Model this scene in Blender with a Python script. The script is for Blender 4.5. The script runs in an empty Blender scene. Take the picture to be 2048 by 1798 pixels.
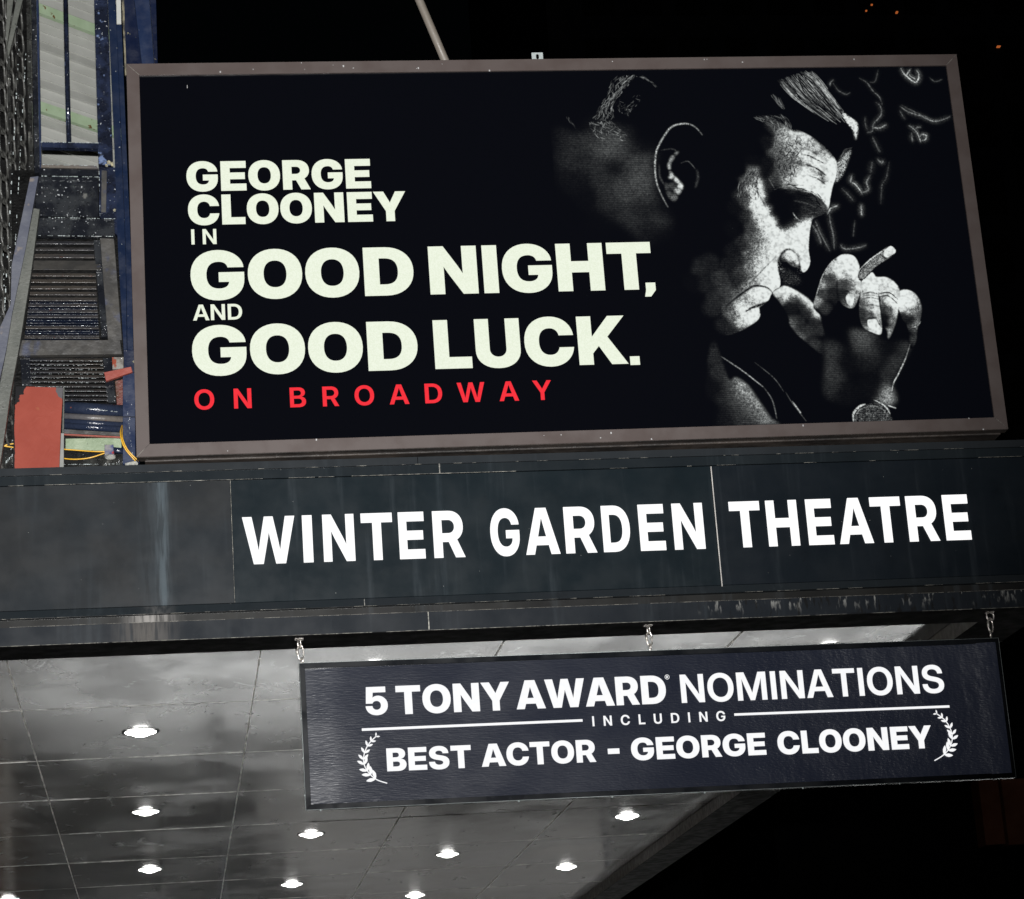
import bpy, bmesh, math, random, json
import numpy as np
from mathutils import Vector, Matrix
from mathutils.geometry import delaunay_2d_cdt
random.seed(7)
SC = bpy.context.scene
COL = SC.collection
# ---------------------------------------------------------------- camera
RW = ((0.98912723868636, -0.13038397558552778, -0.06802444118998045),
      (-0.027906411091217487, 0.28774165886533576, -0.9573013997552875),
      (0.1443902278850774, 0.9487912081506328, 0.2809745636661052))      # image right, image down, forward
EYE = Vector((0, 0, 1.6)); FPX = 4958.911
cam = bpy.data.objects.new('camera', bpy.data.cameras.new('camera'))
COL.objects.link(cam)
m = Matrix.Identity(4)
for i in range(3):
    m[i][0] = RW[0][i]; m[i][1] = -RW[1][i]; m[i][2] = -RW[2][i]; m[i][3] = EYE[i]
cam.matrix_world = m
cam.data.sensor_width = 36; cam.data.lens = FPX / 2048 * 36
cam.data.clip_start = .1; cam.data.clip_end = 3000
SC.camera = cam
# ---------------------------------------------------------------- night sky, moon, the photographer's flash, exposure
W = bpy.data.worlds.new('World'); SC.world = W; W.use_nodes = True
nt = W.node_tree; bg = nt.nodes['Background']
sk = nt.nodes.new('ShaderNodeTexSky'); sk.sky_type = 'NISHITA'; sk.sun_disc = False
sk.sun_elevation = math.radians(4); sk.sun_rotation = math.radians(160)
nt.links.new(sk.outputs[0], bg.inputs[0]); bg.inputs[1].default_value = 0.0004
sun = bpy.data.objects.new('moon', bpy.data.lights.new('moon', 'SUN')); COL.objects.link(sun)
sun.data.energy = .02; sun.data.angle = math.radians(.5)
sun.rotation_euler = (math.radians(70), 0, math.radians(-20))
fl = bpy.data.lights.new('camera_flash', 'SPOT'); flash = bpy.data.objects.new('camera_flash', fl); COL.objects.link(flash)
flash.location = (0, .05, 1.88); fl.energy = 19500; fl.shadow_soft_size = .03
fl.spot_size = math.radians(47); fl.spot_blend = 1; fl.color = (.985, .98, .97)
flash.rotation_euler = Vector((.6, 15, 5.9)).to_track_quat('-Z', 'Y').to_euler()
SC.view_settings.view_transform = 'Standard'; SC.view_settings.look = 'None'
SC.view_settings.exposure = 0; SC.view_settings.gamma = 1; SC.view_settings.use_curve_mapping = False
SC.cycles.max_bounces = 6; SC.cycles.sample_clamp_indirect = 4

# ---------------------------------------------------------------- helpers
def at(px, py, Y):                      # the point at depth Y seen at a photograph position
    a, b = (px - 1024) / FPX, (py - 899) / FPX
    d = Vector((RW[0][i] * a + RW[1][i] * b + RW[2][i] for i in range(3)))
    t = Y / d.y
    return EYE + d * t
def tag(o, label=None, cat=None, group=None, kind=None):
    if label: o['label'] = label
    if cat: o['category'] = cat
    if group: o['group'] = group
    if kind: o['kind'] = kind
    return o
def empty(name, loc=(0, 0, 0), rot=(0, 0, 0)):
    o = bpy.data.objects.new(name, None); COL.objects.link(o)
    o.location = loc; o.rotation_euler = rot; o.empty_display_size = .1
    return o
def link(name, me, mat, parent=None, smooth=False):
    o = bpy.data.objects.new(name, me); COL.objects.link(o)
    if mat and not me.materials: me.materials.append(mat)
    if parent:
        o.parent = parent
        if parent.location.length > 0 or any(parent.rotation_euler): pass
    if smooth:
        for p in me.polygons: p.use_smooth = True
    return o
def finish(name, bm, mat, parent=None, smooth=False):
    bmesh.ops.recalc_face_normals(bm, faces=bm.faces)
    me = bpy.data.meshes.new(name); bm.to_mesh(me); bm.free()
    return link(name, me, mat, parent, smooth)
def bx(bm, x0, x1, y0, y1, z0, z1, bev=0):
    r = bmesh.ops.create_cube(bm, size=1)
    for v in r['verts']:
        v.co = Vector(((x0 + x1) / 2 + v.co.x * (x1 - x0), (y0 + y1) / 2 + v.co.y * (y1 - y0), (z0 + z1) / 2 + v.co.z * (z1 - z0)))
    if bev:
        es = list({e for v in r['verts'] for e in v.link_edges})
        bmesh.ops.bevel(bm, geom=es, offset=bev, segments=1, affect='EDGES')
def box(name, x0, x1, y0, y1, z0, z1, mat, parent=None, bev=0):
    bm = bmesh.new(); bx(bm, x0, x1, y0, y1, z0, z1, bev)
    return finish(name, bm, mat, parent)
def prism(bm, pts, depth, bev=.002, back=None):
    """polygon of 3-D points, thickened by depth towards +Y"""
    f = [bm.verts.new(p) for p in pts]; b = [bm.verts.new(Vector(p) + Vector((0, depth, 0))) for p in pts]
    n = len(pts); bm.faces.new(f); bm.faces.new(b[::-1])
    for i in range(n): bm.faces.new((f[(i + 1) % n], f[i], b[i], b[(i + 1) % n]))
    if bev:
        es = [e for e in bm.edges if e.verts[0] in f and e.verts[1] in f]
        bmesh.ops.bevel(bm, geom=es, offset=bev, segments=1, affect='EDGES')
def plate(name, px, Y, depth, mat, parent=None, bev=.002):
    """a plate whose front outline stands at depth Y; px is a flat list of photograph positions, or triples with own depth"""
    pts = [at(px[i], px[i + 1], Y) for i in range(0, len(px), 2)]
    bm = bmesh.new(); prism(bm, pts, depth, bev)
    return finish(name, bm, mat, parent)
def slantplate(name, pts3, depth, mat, parent=None, bev=.002):
    bm = bmesh.new(); prism(bm, [at(a, b, c) for a, b, c in pts3], depth, bev)
    return finish(name, bm, mat, parent)
def tube(bm, pts, r, n=8, close=False):
    pts = [Vector(p) for p in pts]; rings = []; N = len(pts)
    for i, p in enumerate(pts):
        if close: d = pts[(i + 1) % N] - pts[i - 1]
        else: d = pts[min(i + 1, N - 1)] - pts[max(i - 1, 0)]
        d.normalize(); u = d.cross(Vector((.13, .3, .94)) if abs(d.z) < .9 else Vector((1, .1, 0))).normalized(); w = d.cross(u)
        rr = r[i] if isinstance(r, (list, tuple)) else r
        rings.append([bm.verts.new(p + (u * math.cos(2 * math.pi * k / n) + w * math.sin(2 * math.pi * k / n)) * rr) for k in range(n)])
    M = N if close else N - 1
    for i in range(M):
        a, b = rings[i], rings[(i + 1) % N]
        for k in range(n): bm.faces.new((a[k], a[(k + 1) % n], b[(k + 1) % n], b[k]))
    if not close: bm.faces.new(rings[0][::-1]); bm.faces.new(rings[-1])
def tubeobj(name, pts, r, mat, parent=None, n=8, close=False):
    bm = bmesh.new(); tube(bm, pts, r, n, close)
    return finish(name, bm, mat, parent, True)
def copy_tree(o, parent=None):
    c = o.copy(); COL.objects.link(c); c.parent = parent
    for ch in list(o.children): copy_tree(ch, c)
    return c

# ---------------------------------------------------------------- materials
class NT:
    def __init__(s, name, world=False):
        s.m = bpy.data.materials.new(name); s.m.use_nodes = True; s.t = s.m.node_tree
        s.b = s.t.nodes['Principled BSDF']; s.co = s.t.nodes.new('ShaderNodeTexCoord'); s.src = s.co.outputs['Object']
        if world: s.src = s.t.nodes.new('ShaderNodeNewGeometry').outputs['Position']
    def put(s, sock, v):
        if hasattr(v, 'is_linked') or isinstance(v, bpy.types.NodeSocket): s.t.links.new(v, sock)
        else:
            if isinstance(v, tuple) and len(v) == 3 and sock.type == 'RGBA': v = v + (1,)
            sock.default_value = v
    def noise(s, scale, detail=3, xyz=(1, 1, 1), rough=.55, off=(0, 0, 0), dist=0):
        mp = s.t.nodes.new('ShaderNodeMapping'); mp.inputs['Scale'].default_value = xyz; mp.inputs['Location'].default_value = off
        s.t.links.new(s.src, mp.inputs[0])
        n = s.t.nodes.new('ShaderNodeTexNoise'); n.inputs['Scale'].default_value = scale; n.inputs['Detail'].default_value = detail
        n.inputs['Roughness'].default_value = rough; n.inputs['Distortion'].default_value = dist
        s.t.links.new(mp.outputs[0], n.inputs['Vector']); return n.outputs['Fac']
    def ramp(s, v, a, b, lo=0., hi=1.):
        r = s.t.nodes.new('ShaderNodeMapRange'); r.interpolation_type = 'SMOOTHSTEP'
        s.put(r.inputs['Value'], v)
        for k, x in zip(('From Min', 'From Max', 'To Min', 'To Max'), (a, b, lo, hi)): r.inputs[k].default_value = x
        return r.outputs[0]
    def math(s, op, a, b=0.):
        n = s.t.nodes.new('ShaderNodeMath'); n.operation = op; s.put(n.inputs[0], a); s.put(n.inputs[1], b); return n.outputs[0]
    def mix(s, f, a, b):
        n = s.t.nodes.new('ShaderNodeMix'); n.data_type = 'RGBA'
        s.put(n.inputs[0], f); s.put(n.inputs[6], a); s.put(n.inputs[7], b); return n.outputs[2]
    def axis(s, i):
        n = s.t.nodes.new('ShaderNodeSeparateXYZ'); s.t.links.new(s.co.outputs['Object'], n.inputs[0]); return n.outputs[i]
    def bump(s, h, strength=.3, dist=.01):
        n = s.t.nodes.new('ShaderNodeBump'); n.inputs['Strength'].default_value = strength; n.inputs['Distance'].default_value = dist
        s.put(n.inputs['Height'], h); s.t.links.new(n.outputs[0], s.b.inputs['Normal'])
    def set(s, **k):
        names = dict(col='Base Color', rough='Roughness', metal='Metallic', spec='Specular IOR Level', coat='Coat Weight', coatr='Coat Roughness',
                     em='Emission Color', ems='Emission Strength', dr='Diffuse Roughness')
        for a, v in k.items(): s.put(s.b.inputs[names[a]], v)
        return s.m
def paint(name, c1, c2, scale=6, rough=.45, metal=0, bump=.0, bscale=60, speck=None, sthr=.68, sscale=40, xyz=(1, 1, 1), spec=.5, coat=0, c3=None, t3=(.6, .64), s3=9):
    n = NT(name); f = n.ramp(n.noise(scale, 4, xyz), .35, .65)
    c = n.mix(f, c1, c2)
    if c3: c = n.mix(n.ramp(n.noise(s3, 5, xyz, off=(3, 1, 7)), *t3), c, c3)
    if speck: c = n.mix(n.ramp(n.noise(sscale, 2, off=(5, 5, 5)), sthr, sthr + .02), c, speck)
    rr = n.ramp(n.noise(scale * 2.3, 3, off=(9, 2, 4)), .3, .7, max(rough - .12, .04), rough + .12)
    if bump: n.bump(n.noise(bscale, 3), bump, .01)
    return n.set(col=c, rough=rr, metal=metal, spec=spec, coat=coat)

M = {}
# rusted, flaking and freshly painted steel of the roof structure
def wet(name, c1, c2, c3, s3=9, t3=(.6, .64), bump=.55, rough=.09, glint=(.34, .35, .36)):
    n = NT(name)
    c = n.mix(n.ramp(n.noise(8, 4), .4, .62), c1, c2)
    c = n.mix(n.ramp(n.noise(s3, 6, off=(3, 1, 7)), *t3), c, c3)
    c = n.mix(n.math('MULTIPLY', n.ramp(n.noise(58, 1, off=(4, 4, 1)), .70, .72), n.ramp(n.noise(7, 3, off=(6, 1, 1)), .42, .56)), c, glint)  # pale specks in the colour stand in for flash glints
    h = n.math('ADD', n.ramp(n.noise(62, 2, off=(2, 2, 2)), .60, .76, 0, 1), n.ramp(n.noise(26, 4), .57, .74, 0, 1.6))
    n.bump(h, bump, .014)
    return n.set(col=c, rough=n.ramp(n.noise(11, 2, off=(1, 8, 1)), .35, .7, rough * .6, rough * 1.5), spec=.5)
M['wet_black'] = wet('wet_black_paint', (.008, .009, .012), (.022, .024, .027), (.10, .10, .095), t3=(.66, .72))
M['wet_blue'] = wet('black_blue_flaking_paint', (.008, .010, .018), (.016, .022, .045), (.11, .15, .26), t3=(.63, .68))
M['grille'] = wet('grille_paint', (.012, .012, .012), (.030, .031, .029), (.12, .12, .11), t3=(.6, .7), bump=.7, rough=.10)
M['rim'] = paint('grille_rim_lit_tone', (.045, .045, .042), (.075, .075, .070), 9, .35, bump=.3, bscale=60, speck=(.5, .5, .5), sthr=.72, sscale=45)  # lighter than the bars: the rims' lit look is put into the colour
M['beam_gray'] = paint('gray_dusty_steel', (.062, .066, .058), (.085, .088, .078), 9, .6, bump=.4, bscale=45, speck=(.02, .02, .02), sthr=.66, sscale=55, xyz=(1, 1, .5))
M['beam_blue'] = paint('blue_gray_steel', (.085, .09, .11), (.060, .065, .09), 5, .38, bump=.2, bscale=40, c3=(.15, .13, .12), t3=(.62, .7))
M['slat'] = paint('rusty_louvre_steel', (.105, .092, .080), (.055, .058, .070), 5, .3, bump=.4, bscale=45, xyz=(.35, 1, 1), speck=(.13, .045, .03), sthr=.70, sscale=14)
M['slatb'] = paint('blue_louvre_steel', (.010, .015, .032), (.018, .024, .042), 6, .22, bump=.5, bscale=50, xyz=(.4, 1, 1), speck=(.12, .04, .03), sthr=.73, sscale=16)
M['plate'] = paint('grimy_gray_plate', (.035, .034, .033), (.055, .052, .048), 7, .4, bump=.35, bscale=30, c3=(.04, .045, .07), t3=(.55, .65), s3=6)
M['blue'] = paint('blue_painted_steel', (.008, .015, .042), (.010, .019, .050), 5, .4, bump=.12, bscale=30, speck=(.5, .5, .5), sthr=.735, sscale=60, xyz=(1, 1, .6))
M['bluemid'] = paint('shabby_blue_steel', (.005, .010, .027), (.007, .013, .033), 5, .35, bump=.2, bscale=30, speck=(.4, .4, .38), sthr=.74, sscale=50, xyz=(1, 1, .4), spec=.3)
M['navy'] = paint('navy_painted_steel', (.004, .007, .022), (.006, .010, .028), 5, .35, bump=.2, bscale=30, speck=(.15, .14, .09), sthr=.71, sscale=30, xyz=(1, 1, .3))
M['red'] = paint('red_oxide_primer', (.20, .040, .028), (.23, .050, .034), 4, .5, bump=.55, bscale=12, c3=(.30, .14, .06), t3=(.70, .76), s3=5)
M['cable'] = paint('yellow_cable', (.55, .30, .02), (.60, .34, .03), 9, .4)
M['mint'] = paint('pale_green_chipped_paint', (.16, .21, .13), (.22, .27, .18), 9, .5, bump=.3, c3=(.012, .012, .012), t3=(.60, .63), s3=13, xyz=(1.6, 1, .45))
M['mintc'] = paint('green_rusted_batten', (.26, .34, .22), (.30, .38, .26), 9, .6, speck=(.11, .06, .02), sthr=.66, sscale=22)
M['siding'] = paint('gray_metal_siding', (.33, .335, .31), (.38, .385, .36), 3, .55, bump=.06)
M['sealant'] = paint('old_pale_sealant', (.30, .29, .25), (.05, .05, .05), 26, .6, bump=.5, bscale=80, xyz=(1, 1, 1))
M['dimseal'] = paint('grimy_edge_sealant', (.16, .15, .13), (.03, .03, .03), 14, .6, bump=.3, bscale=80)
M['steel'] = paint('scuffed_chrome_steel', (.80, .76, .70), (.62, .58, .54), 20, .3, metal=.85, bump=.15, bscale=120)
M['pole'] = paint('beige_painted_pole', (.155, .135, .112), (.170, .150, .128), 6, .5, bump=.1, speck=(.06, .05, .04), sthr=.74, sscale=40)
M['galv'] = paint('galvanised_sheet', (.42, .47, .47), (.50, .55, .55), 40, .35, metal=.3, bump=.2)
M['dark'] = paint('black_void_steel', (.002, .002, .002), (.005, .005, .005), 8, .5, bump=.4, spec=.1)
M['asphalt'] = paint('asphalt', (.035, .035, .037), (.055, .055, .056), 30, .85, bump=.3)
M['concrete'] = paint('sidewalk_concrete', (.20, .20, .19), (.26, .26, .25), 8, .8)
M['brick'] = paint('dark_brown_masonry', (.11, .050, .030), (.14, .065, .04), 2, .8)
M['pier'] = paint('brown_brick_pier', (.36, .13, .07), (.42, .16, .09), 2, .8)
M['tower'] = paint('tower_cladding', (.008, .009, .011), (.012, .012, .014), 1, .8, spec=.05)
def glow(name, c, s, rough=.4, base=(.02, .02, .02)):
    n = NT(name); return n.set(col=base, em=c, ems=s, rough=rough)
M['lens'] = glow('lamp_lens', (1, .985, .95), 9)
M['orange'] = glow('aviation_lamp', (1, .25, .06), .35)
M['shop_glow'] = glow('added_shop_glow', (1, .97, .92), .40)
M['door_glow'] = glow('added_door_glow', (1, .93, .80), .16)
# letters lit from behind: face slightly uneven
def litletters(name, c1, c2, s, sc=40, b=.02):
    n = NT(name); return n.set(col=(b, b, b), em=n.mix(n.ramp(n.noise(sc, 2), .42, .58), c1, c2), ems=s, rough=.3, spec=.2)
M['cream'] = litletters('poster_cream_lettering', (.85, .92, .74), (.92, .98, .82), .92, 130)
M['redtype'] = litletters('poster_red_lettering', (.95, .026, .042), (.91, .022, .036), 1.0, 60, .004)
M['white'] = litletters('marquee_white_letters', (1, .99, .98), (.97, .97, .97), 1.15, 3)
M['signwhite'] = litletters('sign_white_lettering', (1, 1, 1), (.96, .97, .99), .97, 60)
M['frame'] = paint('taupe_anodised_frame', (.064, .049, .045), (.069, .054, .050), 2.5, .5, bump=.03, bscale=200, speck=(.45, .42, .40), sthr=.80, sscale=50, xyz=(.6, 1, 1))
M['frame_under'] = paint('grimy_frame_underside', (.050, .040, .034), (.016, .014, .013), 8, .5, bump=.3, xyz=(.25, 1, 1), speck=(.4, .38, .35), sthr=.78, sscale=40)
# fascia paint with run-off streaks; local X is along the marquee
def fascia(name, c1, c2, streak=.25, patch=None, edge=0, rough=.42, lipdrip=False):
    n = NT(name)
    c = n.mix(n.ramp(n.noise(1.6, 4, (1, 1, 1.4)), .3, .7), c1, c2)
    st = n.noise(9, 4, (1.2, 1, .10), off=(4, 0, 0))
    c = n.mix(n.ramp(st, .54, .82, 0, streak), c, (.05, .06, .068))
    c = n.mix(n.ramp(n.noise(5, 5, (1, 1, 1), off=(8, 3, 1)), .56, .78, 0, .35), c, tuple(v * .5 for v in c1))
    # fine scratches and mineral specks
    c = n.mix(n.ramp(n.noise(46, 2, (1, 1, .8), off=(1, 2, 3)), .775, .80), c, (.32, .32, .30))
    if patch:
        for x, w, k, col in patch:
            d = n.math('ABSOLUTE', n.math('SUBTRACT', n.axis(0), x))
            f = n.math('MULTIPLY', n.ramp(d, w, 0, 0, k), n.ramp(n.noise(30, 3, (1.5, 1, .12), off=(2, 0, 0)), .35, .6, .25, 1))
            c = n.mix(f, c, col)
    if lipdrip:
        reg = n.ramp(n.axis(0), 3.2, 3.7)
        d2 = n.math('MULTIPLY', reg, n.ramp(n.noise(26, 5, (1, 1, .33), off=(6, 0, 2)), .56, .66))
        up = n.ramp(n.axis(2), lipdrip[0], lipdrip[1], .05, 1)
        c = n.mix(n.math('MULTIPLY', d2, up), c, (.20, .20, .19))
        blk = n.math('MULTIPLY', reg, n.ramp(n.noise(34, 4, (1, 1, .25), off=(1, 0, 5)), .55, .63, 0, .8))
        c = n.mix(blk, c, (.008, .008, .008))
    n.bump(n.noise(1.6, 3, (1, 1, 1.3), off=(0, 5, 0)), .15, .02)
    return n.set(col=c, rough=n.ramp(n.noise(4, 4), .3, .7, rough - .16, rough - .06), spec=.22)
M['panelL'] = fascia('fascia_gray_panel', (.016, .017, .018), (.014, .017, .020), .22, [(.06, .060, .85, (.070, .088, .100)), (.02, .17, .4, (.036, .044, .050))])
M['panelM'] = fascia('fascia_sign_panel', (.0050, .0088, .0115), (.0075, .0118, .0148), .38, [(1.80, .03, .4, (.026, .034, .040))])
M['panelR'] = fascia('fascia_sign_panel_dark', (.0055, .0082, .0112), (.0075, .0105, .0140), .25)
M['cap'] = fascia('fascia_cap', (.015, .0175, .020), (.018, .021, .024), .2)
M['trim'] = fascia('fascia_trim', (.0085, .0115, .014), (.011, .0145, .017), .3)
M['trimb'] = fascia('fascia_bottom_trim', (.017, .020, .023), (.014, .018, .021), .3, [(.02, .14, .8, (.07, .07, .07))])
M['groove'] = fascia('fascia_groove', (.008, .008, .008), (.012, .012, .011), .4, [(-.02, .22, 1, (.20, .19, .18))], rough=.5)
M['lip'] = fascia('fascia_lip', (.013, .0155, .019), (.010, .0125, .016), .35, [(-.06, .26, .9, (.075, .07, .065))], lipdrip=(4.90, 5.0))
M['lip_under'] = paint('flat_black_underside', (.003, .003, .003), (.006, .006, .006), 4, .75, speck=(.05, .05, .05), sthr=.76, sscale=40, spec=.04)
M['lip_inner'] = paint('grimy_lip_return', (.040, .036, .030), (.060, .055, .045), 6, .5)
# soffit sheet metal: dull, filmed with dirt, mirror-like at a grazing view
def soffit(name, k):
    n = NT(name, True)
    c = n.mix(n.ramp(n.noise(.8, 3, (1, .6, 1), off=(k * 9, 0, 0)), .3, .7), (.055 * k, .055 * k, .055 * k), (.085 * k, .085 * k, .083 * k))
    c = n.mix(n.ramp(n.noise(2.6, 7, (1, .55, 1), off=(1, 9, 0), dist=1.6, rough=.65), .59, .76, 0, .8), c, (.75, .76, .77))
    n.bump(n.noise(.7, 2, (1, .5, 1)), .08, .03)
    n.put(n.b.inputs['Coat IOR'], 1.9)
    return n.set(col=c, rough=.5, coat=1.0, coatr=n.ramp(n.noise(1.5, 4, (1, .6, 1), off=(3, 3, 0)), .35, .7, .10, .19), spec=.5)
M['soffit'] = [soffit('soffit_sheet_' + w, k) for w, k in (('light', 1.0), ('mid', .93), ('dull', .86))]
# vinyl banner of the hanging sign: woven relief, flat dark blue print
def banner():
    n = NT('printed_vinyl_banner')
    w1 = n.noise(1, 1, (16, 1, 105)); w2 = n.noise(1, 2, (60, 1, 150), off=(3, 0, 1))
    w3 = n.math('MULTIPLY', n.noise(1, 2, (42, 1, 105), off=(1, 0, 7)), n.math('MULTIPLY', n.ramp(n.axis(0), -.9, 1.9, 0, 5.5), n.ramp(n.noise(1.6, 3, (1, 1, .8), off=(0, 0, 3)), .3, .7, .45, 1)))
    h = n.math('ADD', n.math('ADD', n.math('MULTIPLY', w1, .6), n.math('MULTIPLY', w2, .25)), n.math('MULTIPLY', w3, .9))
    w4 = n.math('MULTIPLY', n.noise(4.2, 3, (1.5, 1, .8), off=(5, 0, 2)), n.ramp(n.axis(0), -.2, 2.2, 0, 14))
    h = n.math('ADD', h, w4)
    n.bump(h, 1.0, .0011)
    c = n.mix(n.ramp(n.noise(1.2, 3), .3, .7), (.005, .0065, .0125), (.007, .009, .016))
    c = n.mix(n.ramp(n.noise(7, 6, (1, 1, 1), off=(4, 4, 4), dist=2), .70, .80, 0, .18), c, (.2, .2, .22))
    return n.set(col=c, rough=n.math('ADD', n.ramp(n.noise(2.2, 4, (1, 1, 1.6), off=(2, 8, 1)), .3, .7, .24, .31), n.math('MULTIPLY', n.ramp(n.axis(0), .4, 2.3, 0, .26), n.ramp(n.noise(1.7, 4, (1, 1, .8), off=(6, 1, 3)), .35, .65, .3, 1))), spec=.5, em=(.0045, .0055, .0095), ems=1.0)
M['banner'] = banner()
M['signframe'] = paint('black_scratched_frame', (.0035, .0045, .006), (.005, .006, .008), 2, .34, speck=(.10, .12, .13), sthr=.765, sscale=60, spec=.2)

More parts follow.
